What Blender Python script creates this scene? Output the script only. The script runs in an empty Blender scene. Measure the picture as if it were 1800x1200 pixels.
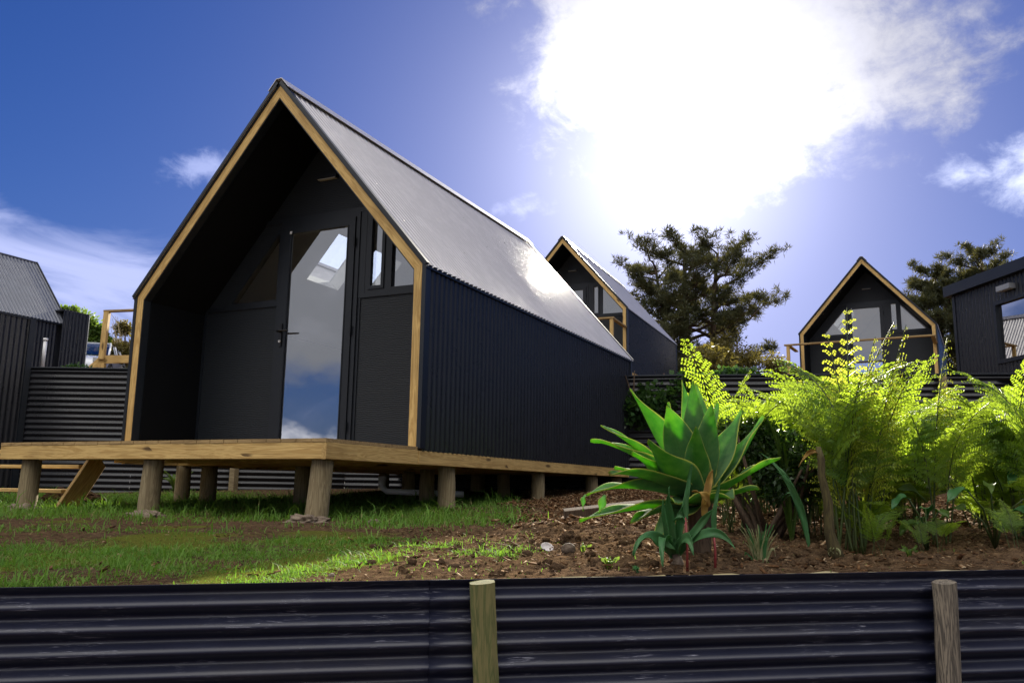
import bpy, math, random
import numpy as np
from mathutils import Vector, Matrix, Euler
R = math.radians
random.seed(7)
S = bpy.context.scene
COL = S.collection

# ------------------------------------------------------------------ camera
cam = bpy.data.cameras.new("camera"); co = bpy.data.objects.new("camera", cam); COL.objects.link(co)
cam.sensor_width = 36; cam.lens = 29.60; cam.clip_end = 2000; cam.clip_start = .05
co.matrix_world = Matrix.Rotation(.44666, 4, 'Z') @ Matrix.Rotation(math.pi/2+.17299, 4, 'X') @ Matrix.Rotation(.01551, 4, 'Z')
S.camera = co
S.view_settings.view_transform = 'Standard'; S.view_settings.look = 'None'
S.view_settings.exposure = 1.5; S.view_settings.gamma = 1
S.cycles.max_bounces = 10; S.cycles.transparent_max_bounces = 24
# ------------------------------------------------------------------ sun and sky
SUN = Vector((-.2370, .9020, .3720)).normalized()
EL = math.asin(SUN.z); AZ = math.atan2(SUN.x, SUN.y)
sl = bpy.data.lights.new("sun", 'SUN'); sl.energy = 5.0; sl.angle = R(.6); sl.color = (1, .93, .78)
so = bpy.data.objects.new("sun", sl); COL.objects.link(so); so.rotation_euler = SUN.to_track_quat('Z', 'Y').to_euler()
so.location = (0, 0, 20)

W = bpy.data.worlds.new("World"); S.world = W; W.use_nodes = True

class NT:
    """small node-tree helper"""
    def __init__(s, nt): s.nt = nt; nt.nodes.clear()
    def n(s, typ, **kw):
        nd = s.nt.nodes.new(typ)
        for k, v in kw.items():
            if k[0] == '_': setattr(nd, k[1:], v)
        return nd
    def set(s, sock, v):
        if v is None: return
        if isinstance(v, bpy.types.NodeSocket): s.nt.links.new(v, sock)
        else: sock.default_value = v
    def m(s, op, a, b=None, c=None, clamp=False):
        nd = s.n('ShaderNodeMath', _operation=op); nd.use_clamp = clamp
        s.set(nd.inputs[0], a); s.set(nd.inputs[1], b); s.set(nd.inputs[2], c); return nd.outputs[0]
    def vm(s, op, a, b=None, out=0):
        nd = s.n('ShaderNodeVectorMath', _operation=op)
        s.set(nd.inputs[0], a); s.set(nd.inputs[1], b); return nd.outputs[out]
    def dot(s, a, b): return s.vm('DOT_PRODUCT', a, b, out=1)
    def mix(s, f, a, b, blend='MIX'):
        nd = s.n('ShaderNodeMix', _data_type='RGBA', _blend_type=blend)
        s.set(nd.inputs[0], f); s.set(nd.inputs[6], a); s.set(nd.inputs[7], b); return nd.outputs[2]
    def ramp(s, f, pts, interp='LINEAR'):
        nd = s.n('ShaderNodeValToRGB'); e = nd.color_ramp; e.interpolation = interp
        while len(e.elements) < len(pts): e.elements.new(.5)
        for el, (p, c) in zip(e.elements, pts):
            el.position = p; el.color = (c, c, c, 1) if isinstance(c, (int, float)) else (*c, 1)
        s.set(nd.inputs[0], f); return nd.outputs[0]
    def noise(s, vec, scale, detail=4, rough=.55, dist=0, out=0):
        nd = s.n('ShaderNodeTexNoise'); s.set(nd.inputs['Vector'], vec); nd.inputs['Scale'].default_value = scale
        nd.inputs['Detail'].default_value = detail; nd.inputs['Roughness'].default_value = rough
        nd.inputs['Distortion'].default_value = dist; return nd.outputs[out]
    def map(s, vec, scale=(1, 1, 1), loc=(0, 0, 0)):
        nd = s.n('ShaderNodeMapping'); s.set(nd.inputs[0], vec); nd.inputs[3].default_value = scale; s.set(nd.inputs[1], loc)
        return nd.outputs[0]
    def sm(s, x, a, b):
        nd = s.n('ShaderNodeMapRange', _interpolation_type='SMOOTHSTEP'); s.set(nd.inputs[0], x)
        nd.inputs[1].default_value = a; nd.inputs[2].default_value = b; return nd.outputs[0]

t = NT(W.node_tree)
sky = t.n('ShaderNodeTexSky', _sky_type='NISHITA'); sky.sun_disc = False
sky.sun_elevation = EL; sky.sun_rotation = AZ; sky.air_density = 1.0; sky.dust_density = .6; sky.ozone_density = 3.5
d = t.n('ShaderNodeTexCoord').outputs['Generated']
d = t.vm('NORMALIZE', d)
hs = t.n('ShaderNodeHueSaturation'); hs.inputs['Saturation'].default_value = 1.3; hs.inputs['Hue'].default_value = .506
t.set(hs.inputs['Color'], sky.outputs[0])
skc = t.mix(1.0, hs.outputs[0], (.190, .215, .375, 1), 'MULTIPLY')
skc = t.vm('DIVIDE', skc, t.vm('ADD', t.vm('DIVIDE', skc, (3.0, 3.3, 6.5)), (1, 1, 1)))
# direction frame centred on the sun: right and up
SR = SUN.cross(Vector((0, 0, 1))).normalized(); SU = SR.cross(SUN).normalized()
cu = t.dot(d, tuple(SR)); cv = t.dot(d, tuple(SU)); cw = t.dot(d, tuple(SUN))
front = t.m('GREATER_THAN', cw, 0)
nz = t.noise(d, 3.1, 8, .62, .25)
nz2 = t.noise(t.map(d, (1, 1, 1.6), (3.1, 1.7, 0.4)), 7.5, 7, .6, .5)
nz3 = t.noise(t.map(d, (1, 1, 1.3), (.3, 5.7, 0.9)), 22, 7, .66, .35)
def blob(u, v, ru, rv, gain=1.0):
    a = t.m('DIVIDE', t.m('SUBTRACT', cu, u), ru); b = t.m('DIVIDE', t.m('SUBTRACT', cv, v), rv)
    r = t.m('SQRT', t.m('ADD', t.m('MULTIPLY', a, a), t.m('MULTIPLY', b, b)))
    return t.m('MULTIPLY', t.m('MULTIPLY', t.m('SUBTRACT', 1.25, r, clamp=False), gain), front)
def mx(*a):
    o = a[0]
    for k in a[1:]: o = t.m('MAXIMUM', o, k)
    return o
big = mx(blob(.03, .12, .20, .10), blob(.13, .145, .17, .075), blob(-.07, .18, .15, .08), blob(.08, .04, .13, .09), blob(.17, .10, .12, .08))
puff = mx(blob(.385, -.03, .075, .055, 1.1), blob(.30, -.03, .05, .018, .6))
cl = t.m('ADD', t.m('MULTIPLY', t.m('SUBTRACT', nz, .5), 2.6), t.m('ADD', t.m('MULTIPLY', t.m('SUBTRACT', nz2, .5), 1.9), t.m('MULTIPLY', t.m('SUBTRACT', nz3, .5), 1.3)))
cbig = t.sm(t.m('ADD', big, cl), .05, 1.0)
cpuff = t.m('MULTIPLY', t.sm(t.m('ADD', puff, cl), .3, 1.2), .75)
# thin streaks low at the left, a wisp left of the gable
nzs = t.noise(t.map(d, (1, 1, 2.2)), 4.5, 7, .6, .8)
lowl = mx(blob(-.42, -.06, .10, .09, 1.3), blob(-.66, -.12, .30, .10, 1.0), blob(-.78, -.06, .16, .12, .9))  # first blob: cloud added behind the cabin to pale the skylight view
wisp = mx(blob(-.50, .02, .06, .035, .8), blob(-.165, -.045, .05, .018, .7))
clow = t.m('MULTIPLY', t.sm(t.m('ADD', lowl, t.m('MULTIPLY', t.m('SUBTRACT', nzs, .5), 2.8)), .25, 1.2), .62)
cwis = t.m('MULTIPLY', t.sm(t.m('ADD', wisp, cl), .4, 1.1), .3)
# the sky behind the photographer: low white cumulus, a clear belt and a grey bank higher up (seen mirrored in the door)
dz = t.dot(d, (0, 0, 1)); dy = t.dot(d, (0, 1, 0))
bk = t.sm(dy, -.1, -.4)
nb = t.noise(t.map(d, (1, 1, 1.5)), 6, 6, .6, .3)
low = t.m('MULTIPLY', t.sm(t.m('SUBTRACT', t.m('MULTIPLY', nb, .14), dz), .005, .03), bk)
high = t.m('MULTIPLY', t.sm(t.m('ADD', dz, t.m('MULTIPLY', t.m('SUBTRACT', nb, .5), .12)), .118, .165), bk)
col = t.mix(clow, skc, (3.0, 3.2, 4.8, 1))
col = t.mix(cwis, col, (4.5, 4.8, 6.8, 1))
col = t.mix(cpuff, col, (4.4, 4.7, 6, 1))
col = t.mix(low, col, (4.2, 4.2, 4.6, 1))
col = t.mix(t.m('MULTIPLY', high, .9), col, (1.55, 1.55, 1.6, 1))
col = t.mix(t.m('MULTIPLY', t.sm(t.m('ADD', dz, t.m('MULTIPLY', t.m('SUBTRACT', nb, .5), .25)), .46, .6), t.sm(dy, .25, -.25)), col, (9.6, 9.3, 8.9, 1))  # unseen bright cloud overhead and behind, added to lift the ambient light
pr_ = t.m('DIVIDE', t.m('SQRT', t.m('MAXIMUM', t.m('MULTIPLY', 2, t.m('SUBTRACT', 1, t.dot(d, (-.5922, .7679, .2442)))), 0)), .10)
pale = t.m('MULTIPLY', t.sm(t.m('ADD', t.m('SUBTRACT', 1.35, pr_), t.m('MULTIPLY', cl, .55)), .1, 1.0), .85)
col = t.mix(pale, col, (6.5, 7.0, 8.5, 1))  # bright cloud added behind the cabin so its skylights look pale
# near the sun the cloud is thin and strongly lit through
gl = t.m('POWER', t.m('MAXIMUM', cw, 0), 110)
gl2 = t.m('POWER', t.m('MAXIMUM', cw, 0), 26)
gl3 = t.m('POWER', t.m('MAXIMUM', cw, 0), 6)
cb = t.m('ADD', t.m('ADD', .55, t.m('ADD', t.m('MULTIPLY', nz2, 1.3), t.m('MULTIPLY', nz3, 1.3))), t.m('ADD', t.m('MULTIPLY', gl2, .8), t.m('MULTIPLY', gl, 8)))
cc = t.n('ShaderNodeCombineColor'); t.set(cc.inputs[0], cb); t.set(cc.inputs[1], cb); t.set(cc.inputs[2], t.m('MULTIPLY', cb, 1.12))
col = t.mix(t.m('MULTIPLY', cbig, .93), col, cc.outputs[0])
g = t.m('ADD', t.m('MULTIPLY', gl, 2.6), t.m('MULTIPLY', gl2, .5))
gc = t.n('ShaderNodeCombineColor'); t.set(gc.inputs[0], g); t.set(gc.inputs[1], g); t.set(gc.inputs[2], t.m('MULTIPLY', g, 1.1))
col = t.mix(1.0, col, gc.outputs[0], 'ADD')
bg = t.n('ShaderNodeBackground'); t.set(bg.inputs[0], col); bg.inputs[1].default_value = .1
wo = t.n('ShaderNodeOutputWorld'); t.nt.links.new(bg.outputs[0], wo.inputs[0])

# ------------------------------------------------------------------ materials
def mat(name):
    m = bpy.data.materials.new(name); m.use_nodes = True
    t = NT(m.node_tree); o = t.n('ShaderNodeOutputMaterial'); return m, t, o
def pr(t, o, color, rough=.6, spec=.5, metal=0, bump=None, bs=.3, bd=.01, coat=0):
    b = t.n('ShaderNodeBsdfPrincipled')
    t.set(b.inputs['Base Color'], color); t.set(b.inputs['Roughness'], rough)
    b.inputs['Specular IOR Level'].default_value = spec; b.inputs['Metallic'].default_value = metal
    b.inputs['Coat Weight'].default_value = coat
    if bump is not None:
        bn = t.n('ShaderNodeBump'); t.set(bn.inputs['Height'], bump); bn.inputs['Strength'].default_value = bs
        bn.inputs['Distance'].default_value = bd; t.nt.links.new(bn.outputs[0], b.inputs['Normal'])
    t.nt.links.new(b.outputs[0], o.inputs[0]); return b
def ocoord(t): return t.n('ShaderNodeTexCoord').outputs['Object']
def rnd(t): return t.n('ShaderNodeObjectInfo').outputs['Random']

def timber(name, c1, c2, dark, rough=.75, gs=1.0, axis=0, knots=True):
    m, t, o = mat(name)
    oc = ocoord(t); r = t.m('MULTIPLY', rnd(t), 37.0)
    off = t.n('ShaderNodeCombineXYZ'); t.set(off.inputs[0], r); t.set(off.inputs[1], t.m('MULTIPLY', r, .37)); t.set(off.inputs[2], t.m('MULTIPLY', r, .21))
    sc = [14, 14, 14]; sc[axis] = .9
    v = t.map(oc, tuple(sc), off.outputs[0])
    n1 = t.noise(v, 1.0*gs, 5, .6, 1.2)
    sc2 = [90, 90, 90]; sc2[axis] = 2.5
    n2 = t.noise(t.map(oc, tuple(sc2), off.outputs[0]), 1, 3, .6)
    rings = t.m('FRACT', t.m('MULTIPLY', n1, 7))
    rings = t.m('ABSOLUTE', t.m('SUBTRACT', rings, .5))
    c = t.mix(t.sm(rings, .05, .5), c1, c2)
    c = t.mix(t.m('MULTIPLY', t.sm(n2, .5, .75), .35), c, dark)
    big = t.noise(t.map(oc, (1.5, 1.5, 1.5), off.outputs[0]), 1.3, 3)
    c = t.mix(t.m('MULTIPLY', t.sm(big, .45, .75), .35), c, dark)
    if knots:
        sc3 = [8, 8, 8]; sc3[axis] = 2.0
        vo = t.n('ShaderNodeTexVoronoi'); t.set(vo.inputs[0], t.map(oc, tuple(sc3), off.outputs[0])); vo.inputs['Scale'].default_value = 1
        k = t.sm(vo.outputs[0], .21, .09)
        sel = t.m('GREATER_THAN', t.noise(oc, 2.7, 0), .47)
        c = t.mix(t.m('MULTIPLY', t.m('MULTIPLY', k, sel), .85), c, (.055, .026, .01, 1))
    pr(t, o, c, rough, .35, bump=t.m('ADD', n2, t.m('MULTIPLY', rings, .4)), bs=.35, bd=.004); return m
TIMB = timber('pine_timber', (.62, .42, .16, 1), (.45, .28, .095, 1), (.16, .09, .03, 1))
BOARD = timber('deck_timber', (.40, .27, .12, 1), (.27, .175, .075, 1), (.10, .06, .03, 1))
PILE = timber('pile_timber', (.30, .24, .14, 1), (.19, .145, .08, 1), (.07, .05, .03, 1), .9, 1.3, 2, False)
POSTM = timber('greened_post_timber', (.17, .15, .06, 1), (.09, .10, .035, 1), (.035, .045, .015, 1), .9, 1.2, 2, False)
POSTG = timber('weathered_post_timber', (.24, .20, .15, 1), (.07, .06, .05, 1), (.025, .02, .02, 1), .95, 2.2, 2, False)
BARK = timber('bark', (.11, .075, .05, 1), (.06, .04, .028, 1), (.02, .015, .01, 1), .95, 2, 2, False)

def metal(name, c, rough=.36, scr=0, spec=.5, bmp=.0008, metal_=0, plain=False):
    m, t, o = mat(name); oc = ocoord(t)
    n = t.noise(oc, 5, 4); nf = t.noise(oc, 60, 3)
    cc = t.mix(t.m('MULTIPLY', t.sm(n, .4, .7), .2), c, tuple([k*1.7 for k in c[:3]])+(1,))
    rg = t.m('ADD', rough-.06, t.m('MULTIPLY', n, .16))
    if scr:
        v = t.map(oc, (1, 1, 1)); a = t.n('ShaderNodeVectorRotate', _rotation_type='Z_AXIS'); t.set(a.inputs[0], v); a.inputs['Angle'].default_value = -.59
        s1 = t.noise(t.map(a.outputs[0], (4.5, 6, 120)), 1.0, 5, .72, 2.5)
        msk = t.sm(t.noise(t.map(a.outputs[0], (3.2, 3, 7)), 1.0, 3), .47, .60)
        k = t.m('MULTIPLY', t.sm(s1, .56, .68), msk)
        cc = t.mix(t.m('MULTIPLY', k, scr), cc, (.30, .30, .36, 1))
        dust = t.sm(t.noise(t.map(a.outputs[0], (1.2, 2, 6), (4, 2, 0)), 1.0, 5, .65), .45, .8)
        cc = t.mix(t.m('MULTIPLY', dust, .35), cc, (.055, .05, .045, 1))
        rg = t.m('ADD', rg, t.m('MULTIPLY', k, .3))
    if plain: pr(t, o, cc, rough, spec, metal_); return m
    pr(t, o, cc, rg, spec, metal_, bump=t.m('ADD', nf, t.m('MULTIPLY', n, 3)), bs=.25, bd=bmp); return m
CLAD = metal('dark_cladding_steel', (.013, .014, .018, 1), .27, spec=.45)
ROOF = metal('roofing_steel', (.60, .57, .55, 1), .30, spec=.8, metal_=.6, plain=True)
ROOFB = metal('blue_grey_roofing_steel', (.14, .15, .18, 1), .4, plain=True)
FENCE = metal('scuffed_fence_steel', (.011, .013, .030, 1), .33, scr=.8)
TRIM = metal('dark_trim', (.007, .010, .015, 1), .42)
WHITEP = metal('white_plastic', (.70, .70, .72, 1), .35)
STEELH = metal('galvanised_steel', (.45, .45, .47, 1), .35)

def fibre():
    m, t, o = mat('wood_grain_fibre_cement'); oc = ocoord(t)
    w = t.n('ShaderNodeTexWave', _wave_type='BANDS', _bands_direction='Z'); t.set(w.inputs[0], oc)
    w.inputs['Scale'].default_value = 16; w.inputs['Distortion'].default_value = 9; w.inputs['Detail'].default_value = 3; w.inputs['Detail Scale'].default_value = .55
    n = t.noise(t.map(oc, (4, 4, 60)), 1, 4)
    c = t.mix(t.sm(w.outputs[1], .2, .9), (.006, .0085, .012, 1), (.012, .017, .024, 1))
    pr(t, o, c, .55, .45, bump=t.m('ADD', w.outputs[1], n), bs=.4, bd=.003); return m
FIB = fibre()
m, t, o = mat('black_lining'); pr(t, o, t.mix(t.noise(ocoord(t), 5), (.003, .0035, .0045, 1), (.005, .006, .0075, 1)), .6, .12); LIN = m
m, t, o = mat('white_interior'); pr(t, o, t.mix(t.noise(ocoord(t), 2), (.60, .595, .58, 1), (.66, .655, .64, 1)), .7, .3); WHT = m
m, t, o = mat('plywood_floor'); pr(t, o, t.mix(t.noise(t.map(ocoord(t), (3, 40, 3)), 1), (.30, .22, .13, 1), (.22, .15, .08, 1)), .5, .3); FLR = m
def glass(name, refl, tint=(.82, .84, .86, 1)):
    m, t, o = mat(name)
    tr = t.n('ShaderNodeBsdfTransparent'); tr.inputs[0].default_value = tint
    gl = t.n('ShaderNodeBsdfGlossy'); gl.inputs['Roughness'].default_value = 0.003; gl.inputs[0].default_value = (.95, .97, 1, 1)
    f = t.n('ShaderNodeFresnel'); f.inputs[0].default_value = 1.5
    k = t.m('ADD', refl, t.m('MULTIPLY', f.outputs[0], 1.2), clamp=True)
    bf = t.n('ShaderNodeNewGeometry').outputs['Backfacing']; k = t.m('MULTIPLY', k, t.m('SUBTRACT', 1, bf))
    mx_ = t.n('ShaderNodeMixShader'); t.set(mx_.inputs[0], k)
    t.nt.links.new(tr.outputs[0], mx_.inputs[1]); t.nt.links.new(gl.outputs[0], mx_.inputs[2]); t.nt.links.new(mx_.outputs[0], o.inputs[0])
    return m
GLASS = glass('door_glass', .40, (.93, .94, .95, 1))
SKYG = glass('skylight_glass', .02, (.9, .92, .95, 1))
CARG = glass('car_glass', .12, (.6, .65, .7, 1))

def leafmat(name, c1, c2, tl, trans=.5, rough=.45, nscale=3, tip=None, spec=.4):
    m, t, o = mat(name)
    geo = t.n('ShaderNodeNewGeometry'); oi = rnd(t)
    n = t.noise(geo.outputs['Position'], nscale, 3)
    f = t.m('ADD', t.m('MULTIPLY', t.sm(n, .3, .7), .7), t.m('MULTIPLY', oi, .3))
    c = t.mix(f, c1, c2)
    if tip: c = t.mix(t.sm(t.noise(geo.outputs['Position'], nscale*2.7, 2), tip[0], tip[0]+.08), c, tip[1])
    b = t.n('ShaderNodeBsdfPrincipled'); t.set(b.inputs['Base Color'], c); b.inputs['Roughness'].default_value = rough; b.inputs['Specular IOR Level'].default_value = spec
    tb = t.n('ShaderNodeBsdfTranslucent'); t.set(tb.inputs[0], t.mix(f, tl, tuple([k*.75 for k in tl[:3]])+(1,)))
    mx_ = t.n('ShaderNodeMixShader'); mx_.inputs[0].default_value = trans
    t.nt.links.new(b.outputs[0], mx_.inputs[1]); t.nt.links.new(tb.outputs[0], mx_.inputs[2]); t.nt.links.new(mx_.outputs[0], o.inputs[0])
    return m
GRASS = leafmat('grass_blades', (.07, .18, .03, 1), (.16, .29, .05, 1), (.22, .42, .035, 1), .42, .7, 5, (.58, (.24, .21, .09, 1)), .15)
FERN = leafmat('fern_leaf', (.05, .13, .022, 1), (.15, .23, .035, 1), (.42, .58, .035, 1), .58, .5, 5)
FERNC = leafmat('young_fern_leaf', (.16, .22, .03, 1), (.22, .27, .04, 1), (.66, .70, .06, 1), .62, .5, 3)
SHRUB = leafmat('dark_shrub_leaf', (.018, .045, .015, 1), (.04, .075, .02, 1), (.07, .15, .02, 1), .3, .35, 4)
IVY = leafmat('ivy_leaf', (.022, .06, .018, 1), (.05, .10, .03, 1), (.10, .22, .03, 1), .3, .28, 3)
BUSH = leafmat('bright_bush_leaf', (.06, .12, .02, 1), (.11, .17, .03, 1), (.22, .34, .04, 1), .45, .45, 1.2)  # bright green leaf colour
PINE = leafmat('pine_needles', (.030, .042, .016, 1), (.062, .068, .026, 1), (.13, .12, .03, 1), .3, .6, .6)
OAK = leafmat('autumn_leaf', (.07, .07, .02, 1), (.13, .10, .03, 1), (.24, .20, .04, 1), .4, .5, .8)
STEM = leafmat('fern_stalk', (.03, .06, .012, 1), (.06, .07, .02, 1), (.05, .08, .01, 1), .1, .5, 5)
REDS = leafmat('red_stem', (.30, .04, .05, 1), (.22, .05, .04, 1), (.2, .05, .05, 1), .1, .4, 9)
STRAW = leafmat('straw_leaf', (.42, .38, .22, 1), (.22, .28, .10, 1), (.45, .42, .2, 1), .35, .5, 25)
DEADL = leafmat('dead_leaf', (.50, .33, .07, 1), (.30, .17, .05, 1), (.5, .35, .06, 1), .35, .6, 30)
BLUEG = leafmat('blue_green_leaf', (.055, .17, .06, 1), (.10, .24, .09, 1), (.12, .42, .10, 1), .4, .42, 14)

def agave_mat():
    m, t, o = mat('agave_leaf'); geo = t.n('ShaderNodeNewGeometry')
    at = t.n('ShaderNodeAttribute'); at.attribute_name = 'lf'
    sx = t.n('ShaderNodeSeparateXYZ'); t.set(sx.inputs[0], at.outputs['Vector'])
    n = t.noise(geo.outputs['Position'], 16, 5, .65); nl = t.noise(geo.outputs['Position'], 90, 3)
    c = t.mix(t.sm(n, .3, .7), (.09, .195, .09, 1), (.16, .28, .13, 1))
    st_ = t.noise(t.map(at.outputs['Vector'], (1.2, 16, 1)), 1.0, 5, .6); st2 = t.noise(t.vm('ADD', t.map(at.outputs['Vector'], (1.5, 5, 1)), geo.outputs['Position']), 1.3, 4)
    c = t.mix(t.m('MULTIPLY', t.sm(st_, .4, .7), .45), c, (.15, .25, .12, 1)); c = t.mix(t.m('MULTIPLY', t.sm(st2, .5, .75), .5), c, (.04, .09, .045, 1))
    edge = t.sm(t.m('ABSOLUTE', sx.outputs[1]), .95, 1.0)
    c = t.mix(edge, c, (.38, .42, .10, 1)); c = t.mix(t.sm(sx.outputs[0], .94, 1.0), c, (.20, .10, .04, 1))
    scar = t.sm(t.noise(geo.outputs['Position'], 38, 4, .7, 1), .68, .74); c = t.mix(t.m('MULTIPLY', scar, .6), c, (.16, .14, .06, 1))
    b = t.n('ShaderNodeBsdfPrincipled'); t.set(b.inputs['Base Color'], c); t.set(b.inputs['Roughness'], t.m('ADD', .6, t.m('MULTIPLY', nl, .25)))
    b.inputs['Specular IOR Level'].default_value = .06
    bn = t.n('ShaderNodeBump'); t.set(bn.inputs['Height'], t.m('ADD', n, t.m('MULTIPLY', nl, .4))); bn.inputs['Strength'].default_value = .3; bn.inputs['Distance'].default_value = .006
    t.nt.links.new(bn.outputs[0], b.inputs['Normal'])
    tb = t.n('ShaderNodeBsdfTranslucent'); t.set(tb.inputs[0], t.mix(edge, t.mix(t.sm(n, .3, .75), (.16, .46, .05, 1), (.32, .62, .07, 1)), (.7, .7, .2, 1)))
    mx_ = t.n('ShaderNodeMixShader'); t.set(mx_.inputs[0], t.m('ADD', .38, t.m('MULTIPLY', sx.outputs[0], .22)))
    t.nt.links.new(b.outputs[0], mx_.inputs[1]); t.nt.links.new(tb.outputs[0], mx_.inputs[2]); t.nt.links.new(mx_.outputs[0], o.inputs[0])
    return m
AGAVE = agave_mat()

def soilmat(name, moss=True):
    m, t, o = mat(name); p = t.n('ShaderNodeNewGeometry').outputs['Position']
    n1 = t.noise(p, 2.2, 5); n2 = t.noise(p, 26, 6, .7); n3 = t.noise(p, 130, 4, .7)
    c = t.mix(t.sm(n2, .32, .68), (.036, .022, .013, 1), (.155, .098, .055, 1))
    c = t.mix(t.m('MULTIPLY', t.sm(n3, .55, .72), .5), c, (.32, .23, .135, 1))
    c = t.mix(t.m('MULTIPLY', t.sm(n1, .42, .7), .35), c, (.085, .058, .045, 1))
    if moss:
        at = t.n('ShaderNodeAttribute'); at.attribute_name = 'moss'
        k = t.sm(t.m('ADD', at.outputs['Fac'], t.m('MULTIPLY', t.m('SUBTRACT', n2, .5), .9)), .35, .75)
        c = t.mix(t.m('MULTIPLY', k, .85), c, t.mix(t.sm(n3, .4, .65), (.075, .095, .014, 1), (.17, .18, .03, 1)))
    vo = t.n('ShaderNodeTexVoronoi'); t.set(vo.inputs[0], p); vo.inputs['Scale'].default_value = 42
    h = t.m('ADD', t.m('MULTIPLY', n2, 1.0), t.m('ADD', t.m('MULTIPLY', n3, .35), t.m('MULTIPLY', vo.outputs[0], .4)))
    pr(t, o, c, 1.0, .0, bump=h, bs=.9, bd=.025); return m
SOIL = soilmat('garden_soil'); TERR = soilmat('terrace_soil', False)
def chipmat():
    m, t, o = mat('wood_chip'); oi = t.n('ShaderNodeNewGeometry')
    n = t.noise(oi.outputs['Position'], 31, 1); n2 = t.noise(oi.outputs['Position'], 200, 3)
    c = t.ramp(n, [(.3, (.03, .014, .008)), (.45, (.10, .05, .022)), (.58, (.20, .115, .055)), (.70, (.45, .34, .21))])
    pr(t, o, t.mix(t.m('MULTIPLY', n2, .4), c, (.06, .03, .02, 1)), .95, .05); return m
CHIP = chipmat()
def stonemat(name, a, b):
    m, t, o = mat(name); p = ocoord(t); n = t.noise(p, 30, 5, .7)
    pr(t, o, t.mix(t.sm(n, .3, .7), a, b), .9, .25, bump=n, bs=.7, bd=.01); return m
CONC = stonemat('concrete_spoil', (.10, .07, .05, 1), (.24, .19, .14, 1))
STONE = stonemat('brown_stone', (.07, .05, .035, 1), (.16, .12, .09, 1))
SHELLM = stonemat('pale_shell', (.50, .46, .46, 1), (.66, .62, .62, 1))
m, t, o = mat('car_paint'); pr(t, o, (.62, .64, .70, 1), .22, .5, coat=1); CARP = m
m, t, o = mat('tyre_rubber'); pr(t, o, (.02, .02, .02, 1), .8, .3); TYRE = m
m, t, o = mat('black_hardware'); pr(t, o, (.006, .006, .007, 1), .35, .5); BLK = m
m, t, o = mat('light_diffuser'); pr(t, o, (.4, .4, .38, 1), .4, .5); DIFF = m

# ------------------------------------------------------------------ mesh helpers
class MB:
    def __init__(s): s.v = []; s.f = []
    def add(s, v, f):
        k = len(s.v); s.v += [tuple(p) for p in v]; s.f += [tuple(i+k for i in q) for q in f]; return s
    def box(s, c, d, rot=None):
        hx, hy, hz = d[0]/2, d[1]/2, d[2]/2
        P = [Vector((x, y, z)) for x in (-hx, hx) for y in (-hy, hy) for z in (-hz, hz)]
        if rot: P = [rot @ p for p in P]
        c = Vector(c); P = [p+c for p in P]
        return s.add(P, [(0, 1, 3, 2), (4, 6, 7, 5), (0, 4, 5, 1), (2, 3, 7, 6), (0, 2, 6, 4), (1, 5, 7, 3)])
    def span(s, x0, x1, y0, y1, z0, z1): return s.box(((x0+x1)/2, (y0+y1)/2, (z0+z1)/2), (x1-x0, y1-y0, z1-z0))
    def prism(s, poly, y0, y1):
        """polygon in the XZ plane, extruded along y"""
        n = len(poly); v = [(x, y0, z) for x, z in poly]+[(x, y1, z) for x, z in poly]
        f = [tuple(range(n)), tuple(range(2*n-1, n-1, -1))]+[((i+1) % n, i, n+i, n+(i+1) % n) for i in range(n)]
        return s.add(v, f)
    def ring(s, poly, w, y0, y1):
        q = inset(poly, w); n = len(poly)
        v = [(x, y0, z) for x, z in poly]+[(x, y0, z) for x, z in q]+[(x, y1, z) for x, z in poly]+[(x, y1, z) for x, z in q]
        f = []
        for i in range(n):
            j = (i+1) % n
            f += [(i, j, n+j, n+i), (2*n+j, 2*n+i, 3*n+i, 3*n+j), (j, i, 2*n+i, 2*n+j), (n+i, n+j, 3*n+j, 3*n+i)]
        return s.add(v, f)
    def tube(s, path, rad, n=8, cap=True, wob=0):
        path = [Vector(p) for p in path]; k = len(s.v); N = len(path)
        if not hasattr(rad, '__len__'): rad = [rad]*N
        up = Vector((0, 0, 1))
        for i, p in enumerate(path):
            d = (path[min(i+1, N-1)]-path[max(i-1, 0)]).normalized()
            a = d.cross(up if abs(d.z) < .9 else Vector((1, 0, 0))).normalized(); b = a.cross(d)
            for j in range(n):
                th = 2*math.pi*j/n; rr = rad[i]*(1+(random.uniform(-wob, wob) if wob else 0))
                s.v.append(tuple(p+a*math.cos(th)*rr+b*math.sin(th)*rr))
        for i in range(N-1):
            for j in range(n):
                s.f.append((k+i*n+j, k+i*n+(j+1) % n, k+(i+1)*n+(j+1) % n, k+(i+1)*n+j))
        if cap: s.f.append(tuple(k+j for j in range(n))[::-1]); s.f.append(tuple(k+(N-1)*n+j for j in range(n)))
        return s
    def build(s, name, m, parent=None, smooth=False, mw=None):
        me = bpy.data.meshes.new(name); me.from_pydata(s.v, [], s.f); me.materials.append(m)
        if smooth: me.polygons.foreach_set('use_smooth', [True]*len(me.polygons))
        me.update(); ob = bpy.data.objects.new(name, me); COL.objects.link(ob)
        if parent: ob.parent = parent
        if mw is not None: ob.matrix_basis = mw
        return ob
def inset(poly, w):
    """inset a closed counter-clockwise polygon"""
    n = len(poly); out = []
    for i in range(n):
        p0, p1, p2 = [Vector(poly[k % n]) for k in (i-1, i, i+1)]
        d1 = (p1-p0).normalized(); d2 = (p2-p1).normalized()
        n1 = Vector((-d1.y, d1.x)); n2 = Vector((-d2.y, d2.x))
        b = (n1+n2); k = w/max(.25, (1+n1.dot(n2))); out.append(tuple(p1+b*k))
    return out
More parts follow.
